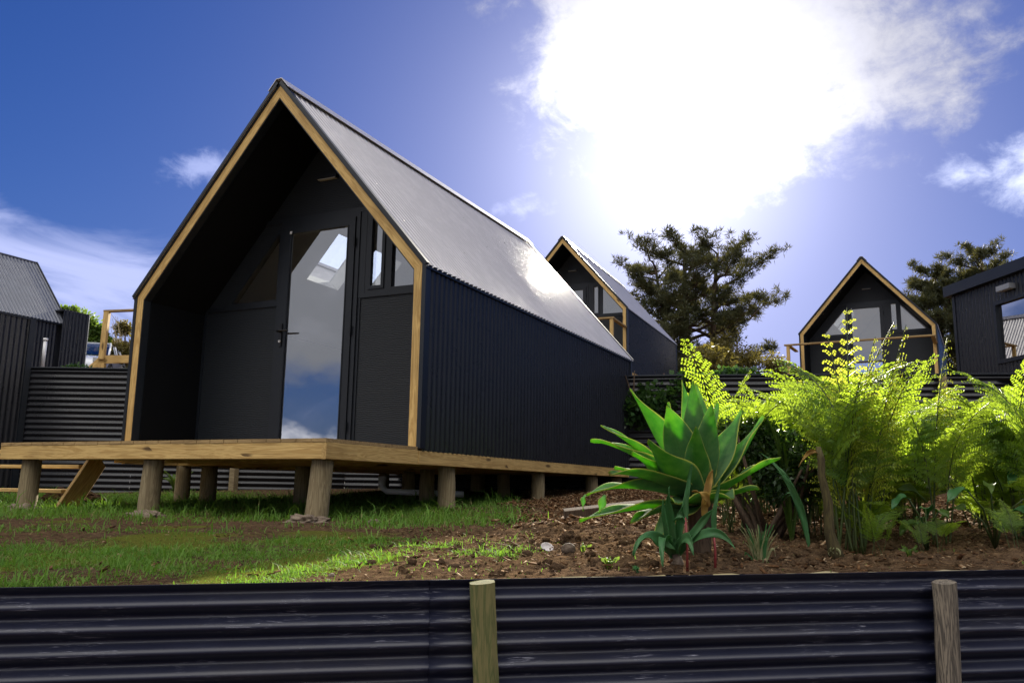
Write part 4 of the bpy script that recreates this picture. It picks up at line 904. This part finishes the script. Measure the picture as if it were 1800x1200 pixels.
def clods():
    r = np.random.default_rng(9); n = 2600; f = r.uniform(2.8, 6.6, n); l = r.uniform(-.9, 3.6, n); x = -.432*f+.902*l; y = .902*f+.432*l
    k = ((-((x-FA[0])*FN[0]+(y-FA[1])*FN[1])) > .04) & (r.random(n) < sst(l, -.9, .5)); x, y = x[k], y[k]; n = len(x); z = ground(x, y)
    ph = (1+5**.5)/2; I = unit(np.array([(-1, ph, 0), (1, ph, 0), (-1, -ph, 0), (1, -ph, 0), (0, -1, ph), (0, 1, ph), (0, -1, -ph), (0, 1, -ph), (ph, 0, -1), (ph, 0, 1), (-ph, 0, -1), (-ph, 0, 1)]))
    T = np.array([(0, 11, 5), (0, 5, 1), (0, 1, 7), (0, 7, 10), (0, 10, 11), (1, 5, 9), (5, 11, 4), (11, 10, 2), (10, 7, 6), (7, 1, 8), (3, 9, 4), (3, 4, 2), (3, 2, 6), (3, 6, 8), (3, 8, 9), (4, 9, 5), (2, 4, 11), (6, 2, 10), (8, 6, 7), (9, 8, 1)])
    R_ = (.005+.028*r.random(n)**4)[:, None, None]; V = I[None]*R_*r.uniform(.6, 1.3, (n, 12, 1))*np.array([1, 1, .75])+np.stack([x, y, z+.003], -1)[:, None]
    o = npmesh('soil_clods', V.reshape(-1, 3), (np.arange(n)[:, None, None]*12+T[None]).reshape(-1, 3), SOIL); tag(o, 'crumbly brown clods on the dug garden bed', 'soil clods', kind='stuff')
clods()

# ------------------------------------------------------------------ small things on the ground
def lump(name, loc, r, m, label, cat, group=None, sub=3, rough=.3, flat=.6, seed=1):
    import bmesh
    bm = bmesh.new(); bmesh.ops.create_icosphere(bm, subdivisions=sub, radius=1); rs = random.Random(seed)
    from mathutils import noise
    for v in bm.verts:
        k = 1+rough*(noise.noise(v.co*1.7+Vector((seed, 0, 0)))+.55*noise.noise(v.co*5+Vector((0, seed, 0)))); v.co = Vector((v.co.x*r[0]*k, v.co.y*r[1]*k, v.co.z*r[2]*k))
    me = bpy.data.meshes.new(name); bm.to_mesh(me); bm.free(); me.materials.append(m); me.polygons.foreach_set('use_smooth', [True]*len(me.polygons))
    o = bpy.data.objects.new(name, me); COL.objects.link(o); o.location = loc; tag(o, label, cat, group); return o
G = lambda x, y: float(ground(np.array(x), np.array(y)))
lump('spoil_heap', (-3.93, 4.90, -.265), (.17, .12, .06), CONC, 'heap of pale crumbly spoil at the foot of the corner pile', 'spoil heap', 'spoil heaps at the piles', 5, .45, seed=2)
lump('spoil_heap', (-5.50, 4.86, -.275), (.18, .12, .06), CONC, 'heap of pale spoil at the foot of the middle front pile', 'spoil heap', 'spoil heaps at the piles', 5, .42, seed=5)
lump('spoil_heap', (-7.16, 4.98, -.265), (.19, .12, .06), CONC, 'heap of pale spoil at the foot of the leftmost front pile', 'spoil heap', 'spoil heaps at the piles', 5, .42, seed=8)
lump('earth_mound', (-8.3, 6.35, -.2), (.32, .24, .13), SOIL, 'dark earth mound at the foot of the timber steps', 'mound', None, 5, .6, seed=11)
lump('rock', (-3.44, 5.0, G(-3.44, 5.0)+.01), (.045, .03, .022), CONC, 'small grey rock on the bare soil right of the corner pile', 'rock', None, 3, .4, seed=12)
lump('stone', (-1.43, 3.60, G(-1.43, 3.6)+.017), (.034, .03, .026), STONE, 'round brown stone on the dug soil beside the shell', 'stone', None, 4, .12, seed=3)
lump('soil_lump', (-1.72, 4.34, G(-1.72, 4.34)+.02), (.05, .05, .04), SOIL, 'largest dark soil lump behind the round stone', 'soil lump', None, 4, .6, seed=4)
lump('pebble', (-1.98, 2.62, G(-1.98, 2.62)+.004), (.012, .01, .008), CONC, 'tan pebble lying against the top of the fence', 'pebble', None, 3, .2, seed=6)
# open shell
v = []; f = []
for i in range(9):
    for j in range(12):
        th = j/12*6.283; r_ = i/8; v.append((math.cos(th)*.030*r_, math.sin(th)*.022*r_, -.012*(1-r_*r_)))
for i in range(8):
    for j in range(12): f.append((i*12+j, i*12+(j+1) % 12, (i+1)*12+(j+1) % 12, (i+1)*12+j))
o = MB().add(v, f).build('seashell', SHELLM, None, True, Matrix.Translation((-1.57, 3.69, G(-1.57, 3.69)+.022)) @ Matrix.Rotation(R(50), 4, 'X') @ Matrix.Rotation(R(25), 4, 'Y')); solid(o, .002)
tag(o, 'open pale shell on the dug soil left of the round stone', 'shell')
lg = beam('wood_offcut', (-2.28, 5.66, -.17), (-1.78, 5.95, -.10), .07, .06, TIMB, None, (0, 1, .3)); tag(lg, 'split reddish log lying under the agave leaves', 'log'); lg.data.materials[0] = BARK
lg = beam('wood_offcut', (-1.97, 5.42, -.215), (-1.80, 5.36, -.215), .03, .015, TIMB, None, (0, 1, 0)); tag(lg, 'short pale stick of sawn wood on the mulch', 'stick')
def surf_leaf(base, ctrl, tip, w, m, parent, name='leaf', cup=.35, twist=0, up=(0, 0, 1), rows=14, wmax=.45, th=.008, face=None, sharp=1.0, fold=0, base_w=.55):
    """thick tapering leaf along a quadratic curve"""
    b, c_, e = [np.array(q, float) for q in (base, ctrl, tip)]; V = []; LF = []; cols = 7
    fc = np.array(face if face is not None else (0, -1, .3), float)
    for i in range(rows+1):
        k = i/rows; p = (1-k)**2*b+2*k*(1-k)*c_+k*k*e; d_ = unit(2*(1-k)*(c_-b)+2*k*(e-c_)); s_ = unit(np.cross(d_, fc)); n_ = np.cross(s_, d_)
        tw_ = twist*k; s2, n2 = s_*math.cos(tw_)+n_*math.sin(tw_), -s_*math.sin(tw_)+n_*math.cos(tw_)
        if k < wmax: ww = base_w+(1-base_w)*math.sin(k/wmax*math.pi/2)
        else: q = (k-wmax)/(1-wmax); ww = (1-q**(1.38*sharp))**1.08
        ww = max(ww, .012)*w/2
        for j in range(cols):
            u = j/(cols-1)*2-1; V.append(p+s2*ww*u+n2*ww*(cup*u*u)+n2*.012*math.sin(k*9+u*2+w*70)*(abs(u)**2)); LF.append((k, u, 0))
    F = [(i*cols+j, i*cols+j+1, (i+1)*cols+j+1, (i+1)*cols+j) for i in range(rows) for j in range(cols-1)]
    me = bpy.data.meshes.new(name); me.from_pydata([tuple(q) for q in V], [], F); me.materials.append(m); at = me.attributes.new('lf', 'FLOAT_VECTOR', 'POINT'); at.data.foreach_set('vector', np.array(LF, np.float32).ravel())
    me.polygons.foreach_set('use_smooth', [True]*len(F)); me.update(); o = bpy.data.objects.new(name, me); COL.objects.link(o)
    if parent: o.parent = parent
    if th: md = o.modifiers.new('s', 'SOLIDIFY'); md.thickness = th; md.offset = 0
    md = o.modifiers.new('ss', 'SUBSURF'); md.levels = 0; md.render_levels = 1
    return o
def rel(p, o): return (p[0]-o[0], p[1]-o[1], p[2]-o[2])
AO = (-.895, 3.86, -.35)
ag = empty('agave', AO); tag(ag, 'big pale green agave rosette on a short trunk, lit through by the sun', 'plant')
MB().tube([(0, 0, -.05), (.0, .0, .10), (-.01, .02, .26), (-.02, .04, .34)], [.05, .046, .052, .07], 14, wob=.07).build('trunk', BARK, ag, True)
AC = Vector((-.915, 3.90, -.06))
# tip, width, cup, control lift
for tip, wd, lift, cup, off_ in [
    ((-1.18, 3.734, .467), .17, .10, .45, (-.10, -.02, .10)), ((-1.348, 3.798, .304), .11, .12, .4, (-.12, .05, .10)), ((-1.361, 3.695, .223), .13, .16, .5, (-.14, -.04, .14)),
    ((-.977, 3.625, .371), .145, .04, .5, (-.02, -.10, .10)), ((-1.01, 4.027, .536), .075, .12, .6, (.0, .05, .10)), ((-.972, 4.158, .536), .115, .1, .4, (.02, .12, .08)),
    ((-1.16, 3.371, .066), .15, .13, .4, (-.08, -.14, .07)), ((-1.286, 3.441, -.022), .115, .14, .5, (-.12, -.12, .08)), ((-1.321, 3.445, -.131), .12, .10, .4, (-.10, -.10, -.03)),
    ((-.991, 3.369, .205), .12, .05, .6, (-.01, -.16, .03)), ((-.857, 4.121, .429), .07, .05, .6, (.03, .05, .1)), ((-.757, 4.176, .395), .115, .06, .5, (.09, .06, .08)),
    ((-.645, 4.124, .361), .12, .05, .5, (.14, .05, .03)), ((-.537, 3.877, .155), .11, .10, .45, (.16, -.02, .03)), ((-.823, 3.494, .265), .075, .06, .7, (.03, -.13, .10)),
    ((-1.007, 3.501, -.205), .10, .07, .4, (-.03, -.14, -.02)), ((-.80, 3.72, .38), .10, .06, .6, (.05, -.05, .12)), ((-1.06, 3.95, .42), .13, .08, .5, (-.05, .06, .10)),
    ((-.70, 3.62, -.03), .11, .08, .45, (.10, -.12, .02)), ((-1.10, 3.50, .16), .12, .06, .5, (-.08, -.10, .06)), ((-.90, 3.45, -.05), .11, .05, .5, (0, -.14, .0)), ((-.62, 3.78, .02), .10, .07, .5, (.15, -.05, .0)), ((-1.22, 3.62, .10), .12, .08, .5, (-.13, -.08, .05)), ((-.90, 3.80, .50), .10, .02, .6, (.0, -.02, .14)), ((-1.15, 3.62, -.14), .11, .07, .5, (-.10, -.12, -.04)), ((-1.20, 4.10, .20), .12, .1, .4, (-.10, .12, .08))]:
    b = AC+Vector(off_)*.22; T_ = Vector(tip); mid = (b+T_)/2+Vector((0, 0, lift*.42))+Vector(off_)*.38
    out = Vector((T_.x-AC.x, T_.y-AC.y, 0)); fc = (Vector((-.25, 1, 0)) if False else Vector((0, 0, 1))*max(.25, out.length*2)-out*1.2)
    surf_leaf(rel(b, AO), rel(mid, AO), rel(T_, AO), wd*1.5, AGAVE, ag, face=tuple(fc), cup=cup*.8, th=.007, twist=random.uniform(-.2, .2), wmax=.40, sharp=.80, base_w=.72)
tag(surf_leaf(rel((-.80, 3.52, -.10), AO), rel((-.775, 3.50, .05), AO), rel((-.755, 3.5, .09), AO), .035, DEADL, ag, face=(0, -1, 0), cup=.6, th=.003), 'withered yellow leaf')
tag(surf_leaf(rel((-.78, 3.5, -.06), AO), rel((-.77, 3.46, -.0), AO), rel((-.83, 3.44, .0), AO), .028, DEADL, ag, face=(0, -1, 1), cup=.4, th=.003), 'withered yellow leaf')
tag(surf_leaf(rel((-1.286, 3.441, -.022), AO), rel((-1.30, 3.43, -.03), AO), rel((-1.29, 3.42, -.09), AO), .018, AGAVE, ag, face=(0, -1, 0), cup=.3, th=.003), 'snapped leaf end hanging down')
tag(surf_leaf(rel((-1.21, 3.47, -.02), AO), rel((-1.22, 3.46, -.06), AO), rel((-1.235, 3.46, -.10), AO), .034, AGAVE, ag, face=(0, -1, 0), cup=.3, th=.003), 'snapped leaf end hanging down')
BO = (-.905, 3.44, -.34)
sa = empty('agave', BO); tag(sa, 'small blue-green agave pup with drooping leaves in front of the large agave', 'plant')
MB().tube([(.03, .0, -.03), (.01, 0, .04), (0, 0, .09)], [.022, .03, .022], 12, wob=.08).build('trunk', CONC, sa, True)
BC = Vector((-.903, 3.443, -.26))
for tip, wd, mid in [((-1.01, 3.221, -.25), .05, (-.99, 3.29, -.10)), ((-.881, 3.175, -.28), .052, (-.91, 3.24, -.09)), ((-.885, 3.30, .02), .05, (-.92, 3.40, -.12)), ((-.91, 3.30, -.03), .03, (-.925, 3.35, -.16)),
        ((-.843, 3.50, .085), .032, (-.87, 3.46, -.08)), ((-.724, 3.378, -.06), .04, (-.80, 3.40, -.14)), ((-.641, 3.334, -.215), .045, (-.73, 3.37, -.08)), ((-.79, 3.28, -.24), .05, (-.82, 3.33, -.11)), ((-.84, 3.36, -.045), .04, (-.87, 3.38, -.12))]:
    surf_leaf(rel(BC, BO), rel(mid, BO), rel(tip, BO), wd, BLUEG, sa, face=(0, -1, .4), cup=.5, th=.003, wmax=.4)
for (x, y, z1, ly) in [(-.839, 3.375, -.10, .02), (-.748, 3.46, -.16, .0)]:
    g0 = G(x, y); ls = empty('lily_shoot', (x, y, g0)); tag(ls, 'slender shoot with a pink stem, %s' % ('between the agave pup and the agave trunk' if x < -.8 else 'with one long upright leaf, right of the agave trunk'), 'shoot', 'pink-stemmed shoots')
    MB().tube([(0, 0, -.02), (.002, 0, (z1-g0)*.5), (-.003, 0, z1-g0)], [.006, .005, .004], 8).build('stem', REDS, ls, True)
    surf_leaf((0, 0, z1-g0-.01), (.0, -.01, z1-g0+.1), (.035, -.02, z1-g0+.21), .022, BLUEG, ls, face=(0, -1, 0), th=.002)
    surf_leaf((0, 0, z1-g0-.02), (-.02, -.01, z1-g0+.03), (-.045, -.02, z1-g0-.02), .02, BLUEG, ls, face=(0, -1, 1), th=.002)

# dark box shrub behind the agave
shrub('box_shrub', (-.76, 4.85, -.27), [((.0, 0, .50), (.30, .28, .20), 1), ((.12, 0, .36), (.24, .24, .16), .6), ((-.10, 0, .62), (.2, .2, .12), .5)], 2600, .035, .018, SHRUB, 'dark small-leaved shrub with bare lower stems behind the agave', 'shrub', None, 16, spread=.55, hgt=.62)

# cut cordyline stem
cx, cy = -.36, 4.165; cg = G(cx, cy); cs_ = empty('cut_stem', (cx, cy, cg)); cs_.scale = (.9, .9, .60); tag(cs_, 'upright brown palm-like stem standing by itself among the ferns near the fence', 'stem')
MB().tube([(.015, 0, -.05), (0, 0, .07), (-.022, 0, .2), (-.02, 0, .42), (-.045, 0, .62), (-.042, 0, .74), (-.055, 0, .84)], [.042, .034, .026, .023, .018, .019, .013], 12, wob=.06).build('trunk', timber('stem_bark', (.075, .062, .022, 1), (.04, .03, .012, 1), (.02, .012, .006, 1), .9, 1.5, 2, False), cs_, True)
for k in range(3): surf_leaf((.0, 0, .02), (.03*(k-1), -.03, .05), (.012*(k-1), -.034, .09), .03, STRAW, cs_, face=(0, -1, 0), th=.003)
surf_leaf((-.035, 0, .78), (-.10, 0, .86), (-.16, .02, .68), .03, DEADL, cs_, face=(0, -1, .3), th=.002)
# tuft of straw leaves
tx, ty = -.635, 3.83; tg_ = empty('straw_tuft', (tx, ty, G(tx, ty))); tag(tg_, 'pale cut-back tuft of straw-coloured grass leaves near the fence', 'grass tuft')
for k in range(46):
    a = random.uniform(0, 6.283); sp = random.uniform(.02, .10); hh = random.uniform(.07, .17); dr2 = random.random() < .3
    e = (math.cos(a)*sp, math.sin(a)*sp*.6, hh if not dr2 else hh*.25); surf_leaf((math.cos(a)*.02, math.sin(a)*.02, -.01), (math.cos(a)*sp*(1 if dr2 else .3), math.sin(a)*sp*.3, hh*(1.0 if dr2 else .6)), e, .010, STRAW if k % 3 else BLUEG, tg_, rows=5, th=0, face=(0, -1, .2), cup=.3)

# strap leaved and broad leaved plants among the ferns
def strap(x, y, n, h, w, m, label, sp=.3, droop=.3, dirs=None):
    o_ = empty('strap_leaf_plant', (x, y, G(x, y))); tag(o_, label, 'plant')
    for k in range(n):
        a = dirs[k] if dirs else random.uniform(0, 6.283); hh = h*random.uniform(.7, 1.1); r_ = sp*random.uniform(.5, 1.1)
        surf_leaf((0, 0, 0), (math.cos(a)*r_*.25, math.sin(a)*r_*.25, hh*.8), (math.cos(a)*r_, math.sin(a)*r_, hh*(1-droop*random.random())), w, m, o_, rows=9, th=.002, face=(0, -1, .2), cup=.5)
    return o_
strap(-.62, 4.75, 7, .66, .022, BUSH, 'strap-leaved plant with upright bright blades right of the dark shrub', .28, .1)
strap(-.50, 4.45, 5, .48, .024, BLUEG, 'strap-leaved plant arching low beside the brown stem', .30, .5)
def broad(x, y, n, h, sz, label, seed):
    rs = random.Random(seed); o_ = empty('broad_leaf_plant', (x, y, G(x, y))); tag(o_, label, 'plant')
    for k in range(n):
        a = rs.uniform(0, 6.283); hh = h*rs.uniform(.5, 1.1); r_ = h*.6*rs.uniform(.3, 1); p = Vector((math.cos(a)*r_, math.sin(a)*r_, hh))
        MB().tube([(0, 0, 0), (p.x*.4, p.y*.4, hh*.7), p], [.006, .005, .004], 6).build('stem', STEM, o_, True)
        s_ = sz*rs.uniform(.7, 1.2); surf_leaf(p, p+Vector((math.cos(a)*s_*.5, math.sin(a)*s_*.5, .02)), p+Vector((math.cos(a)*s_, math.sin(a)*s_, -s_*.45)), s_*.62, BUSH if k % 2 else BLUEG, o_, rows=10, th=.002, face=(0, -.3, 1), cup=.25, wmax=.28)
    return o_
broad(.02, 4.75, 7, .26, .11, 'broad-leaved plant with round leaves low among the ferns', 3)
broad(.33, 4.95, 6, .30, .12, 'broad-leaved plant at the right edge beneath the ferns', 5)
broad(-.35, 5.3, 6, .45, .18, 'broad-leaved plant in deep shade behind the brown stem', 7)
broad(.62, 5.35, 7, .45, .17, 'broad-leaved plant farthest right, half hidden by fern stalks', 8)

# ------------------------------------------------------------------ bracken ferns
def frond(seed, H, lean, npair=15, curl=0.0, blade=.42, pl=.34):
    """a bracken frond: bare stalk that arches over, pinnae in pairs, each pinna a comb of leaflets; stalk starts at the origin, leans along +x"""
    rs = np.random.default_rng(seed); N = 26; P = []; th = R(86); p = np.zeros(3); step = H/N
    for i in range(N+1):
        P.append(p.copy()); k = i/N; th2 = th-lean*sst(k, .25, 1.0)*1.0; yaw = .25*math.sin(seed)*k
        p = p+step*np.array([math.cos(th2), math.sin(yaw)*.3, math.sin(th2)])
    P = np.array(P); C_ = []; D_ = []; N_ = []; L_ = []; W_ = []; ribs = []
    for a in range(npair):
        k = 1-blade*2.0*.62+blade*1.24*(a+.3)/npair; k = min(k, .985); i0 = min(N-1, int(k*N)); q = P[i0]+(P[i0+1]-P[i0])*(k*N-i0); d0 = unit(P[i0+1]-P[i0]); n0 = unit(np.cross(np.array([0, 1., 0]), d0)); n0 = n0*(1 if n0[2] > 0 else -1)
        pk = a/npair; L = pl*H*(1-pk)**.85*(1-.25*(a == 0))*rs.uniform(.85, 1.1)+.012
        for sd in (1, -1):
            side = np.array([0, sd, 0.]); ang = R(62-22*pk)+rs.uniform(-.1, .1); dd = unit(d0*math.cos(ang)+side*math.sin(ang)+n0*rs.uniform(-.18, .12)); M = max(4, int(L/.014)); cur = q.copy(); nn = n0.copy(); dv = dd.copy(); rb = [cur.copy()]
            for b in range(M):
                f_ = b/M
                if curl: ax = np.cross(dv, n0); dv = unit(dv-n0*curl*(.05+.5*f_*f_)*1.2) if f_ < .6 else unit(dv*math.cos(.75)+np.cross(unit(ax), dv)*math.sin(.75)*-1)
                else: dv = unit(dv-np.array([0, 0, .9/M*f_]))
                cur = cur+dv*L/M*(1 if not curl else .8); rb.append(cur.copy()); sv = unit(np.cross(dv, n0)); l2 = L*.26*(1-f_)**.8*rs.uniform(.85, 1.1)*(.45 if curl else 1)+.005
                for s3 in (1, -1): C_.append(cur); D_.append(unit(sv*s3+dv*.45-n0*.1)); N_.append(n0+.35*rs.normal(size=3)); L_.append(l2); W_.append(max(.0065, min(.011, L/M*.85)))
            ribs.append(rb)
    V, F = cards(np.array(C_), np.array(D_), np.array(N_), np.array(L_), np.array(W_), .1)
    me = bpy.data.meshes.new('frond'); me.from_pydata(V.tolist(), [], F.tolist()); mb = MB(); mb.tube([tuple(q) for q in P], [.0050*(1-.85*i/N)+.0008 for i in range(N+1)], 6)
    for rb in ribs: mb.tube([tuple(q) for q in rb[::3]], [.0013*(1-.7*i/len(rb[::3])) for i in range(len(rb[::3]))], 3, False)
    m2 = bpy.data.meshes.new('stalk'); m2.from_pydata(mb.v, [], mb.f); m2.polygons.foreach_set('use_smooth', [True]*len(m2.polygons)); m2.materials.append(STEM)
    return me, m2
FV = [frond(11, 1.0, R(60), 20, blade=.54, pl=.24), frond(12, 1.0, R(72), 19, blade=.50, pl=.27), frond(13, 1.0, R(36), 22, blade=.56, pl=.20), frond(14, 1.0, R(68), 18, blade=.46, pl=.29)]
FC = [frond(21, 1.0, R(8), 17, .8, .62, .25), frond(22, 1.0, R(22), 15, .8, .55, .23)]
for me, _ in FV: me.materials.append(FERN)
for me, _ in FC: me.materials.append(FERNC)
FDD = [frond(31, 1.0, R(115), 13, blade=.5, pl=.26)]; FDD[0][0].materials.append(DEADL)
def fern(x, y, specs, label, seed, group='bracken ferns in the right-hand bed'):
    rs = random.Random(seed); o_ = empty('fern', (x, y, G(x, y)-.01)); tag(o_, label, 'fern', group)
    for (kind, h, yaw, tilt) in specs:
        me, st_ = FDD[0] if kind == 'd' else (FC if kind == 'c' else FV)[rs.randrange(2 if kind == 'c' else 4)]; b = Vector((rs.uniform(-.06, .06), rs.uniform(-.06, .06), 0))
        mw = Matrix.Translation(b) @ Matrix.Rotation(yaw, 4, 'Z') @ Matrix.Rotation(tilt, 4, 'Y') @ Matrix.Scale(h, 4)
        f_ = bpy.data.objects.new('frond', me); COL.objects.link(f_); f_.parent = o_; f_.matrix_basis = mw
        s_ = bpy.data.objects.new('stalk', st_); COL.objects.link(s_); s_.parent = f_
    return o_
fern(-.32, 4.62, [('c', 1.30, 1.2, .0), ('c', 1.10, -.3, .06), ('n', 1.22, 2.4, -.1), ('n', 1.15, .4, -.12), ('n', 1.02, 2.9, .0), ('n', 1.0, -1.2, -.05), ('c', .95, 2.9, .12), ('c', 1.22, .3, .07), ('c', 1.16, 2.2, .03), ('c', 1.18, 0.0, .10), ('c', 1.05, .5, .16)], 'tallest fern, with curled young tips rising in front of the distant cabin', 1)
fern(.10, 5.05, [('c', 1.12, .3, .02), ('n', 1.0, .6, .1), ('n', 1.02, 2.4, 0), ('n', .9, -.9, .1)], 'fern with one curled upright tip in front of the flat-roofed building', 2)
spots = []
rr = random.Random(77)
for i in range(22):
    f_ = 4.3+rr.random()*2.8; l_ = .95*f_/4.2+rr.random()*(f_*.62-.95*f_/4.2)+rr.random()*.2
    spots.append((-.432*f_+.902*l_, .902*f_+.432*l_))
lab = ['dense arching fern', 'pale young fern', 'broad spreading fern', 'leaning fern', 'bushy mid-green fern', 'sparse long-stalked fern']
def fdesc(i, x, y):
    f_, l_ = fl(np.array(x), np.array(y)); r_ = l_/f_
    return '%s, %s' % (lab[i % 6], 'in the mass of bracken filling the right side of the bed')
spots += [(2.0, 5.9), (1.7, 5.2), (1.5, 6.6)]
for i, (x, y) in enumerate(spots):
    sp = [('n', rr.uniform(.55, 1.25), rr.uniform(0, 6.283), rr.uniform(-.18, .30)) for _ in range(rr.randrange(5, 8))]+[('n', rr.uniform(.35, .6), rr.uniform(0, 6.283), rr.uniform(.2, .6)) for _ in range(3)]+([('d', rr.uniform(.5, .9), rr.uniform(0, 6.283), .1)] if i % 2 else [])
    fern(x, y, sp, '', 100+i)['label'] = 'light green bracken fern in the dense mass filling the right side of the bed'
for i, (x, y, h) in enumerate([(-1.1, 6.25, .80), (-.92, 6.4, 1.18), (-.72, 6.1, 1.2), (-.5, 5.85, 1.15), (-.3, 5.9, 1.12), (-.7, 6.9, 1.2), (-.35, 6.4, 1.2)]):
    sp = [('n', h*rr.uniform(.85, 1.1), rr.uniform(0, 6.283), rr.uniform(-.12, .25)) for _ in range(6)]
    fern(x, y, sp, 'yellow-green bracken fern arching behind the dark shrub and the agave', 200+i, 'bracken ferns behind the agave')
# small ferns low by the fence
for i, (x, y, h) in enumerate([(-.18, 4.45, .30), (.05, 4.55, .25), (-.28, 4.72, .38), (.4, 4.6, .28)]):
    fern(x, y, [('n', h*rr.uniform(.8, 1.1), rr.uniform(0, 6.283), .2) for _ in range(4)], 'small low fern seedling near the fence under the tall bracken', 300+i, 'fern seedlings')
# weeds
def weed(x, y, n, h, label, m=BUSH):
    o_ = empty('weed', (x, y, G(x, y))); tag(o_, label, 'weed', 'small weeds on bare soil')
    for k in range(n):
        a = random.uniform(0, 6.283); surf_leaf((0, 0, 0), (math.cos(a)*h*.3, math.sin(a)*h*.3, h*.8), (math.cos(a)*h*.8, math.sin(a)*h*.8, h*random.uniform(.4, 1)), h*.35, m, o_, rows=5, th=0, face=(0, -.5, 1))
weed(-1.13, 3.28, 9, .055, 'bright green weed sprouting on the soil left of the agave pup')
weed(-.98, 3.18, 5, .03, 'tiny weed against the fence below the agave pup', BLUEG)
weed(-1.37, 3.62, 3, .05, 'fallen green leaf sprig right of the round stone')
weed(-.06, 4.32, 10, .05, 'low bright weed near the grey post')
weed(-2.55, 5.3, 8, .06, 'small tuft of weed at the edge of the mulch')
weed(-9.6, 9.0, 14, .30, 'leafy weed at the foot of the terrace wall behind the steps')
# twine across the ferns
tw2 = MB().tube([(-1.05, 6.25, .50), (-.85, 6.35, .52), (-.62, 6.42, .55)], .003, 5).build('twine', WHITEP); tag(tw2, 'thin white twine stretched through the ferns', 'twine')
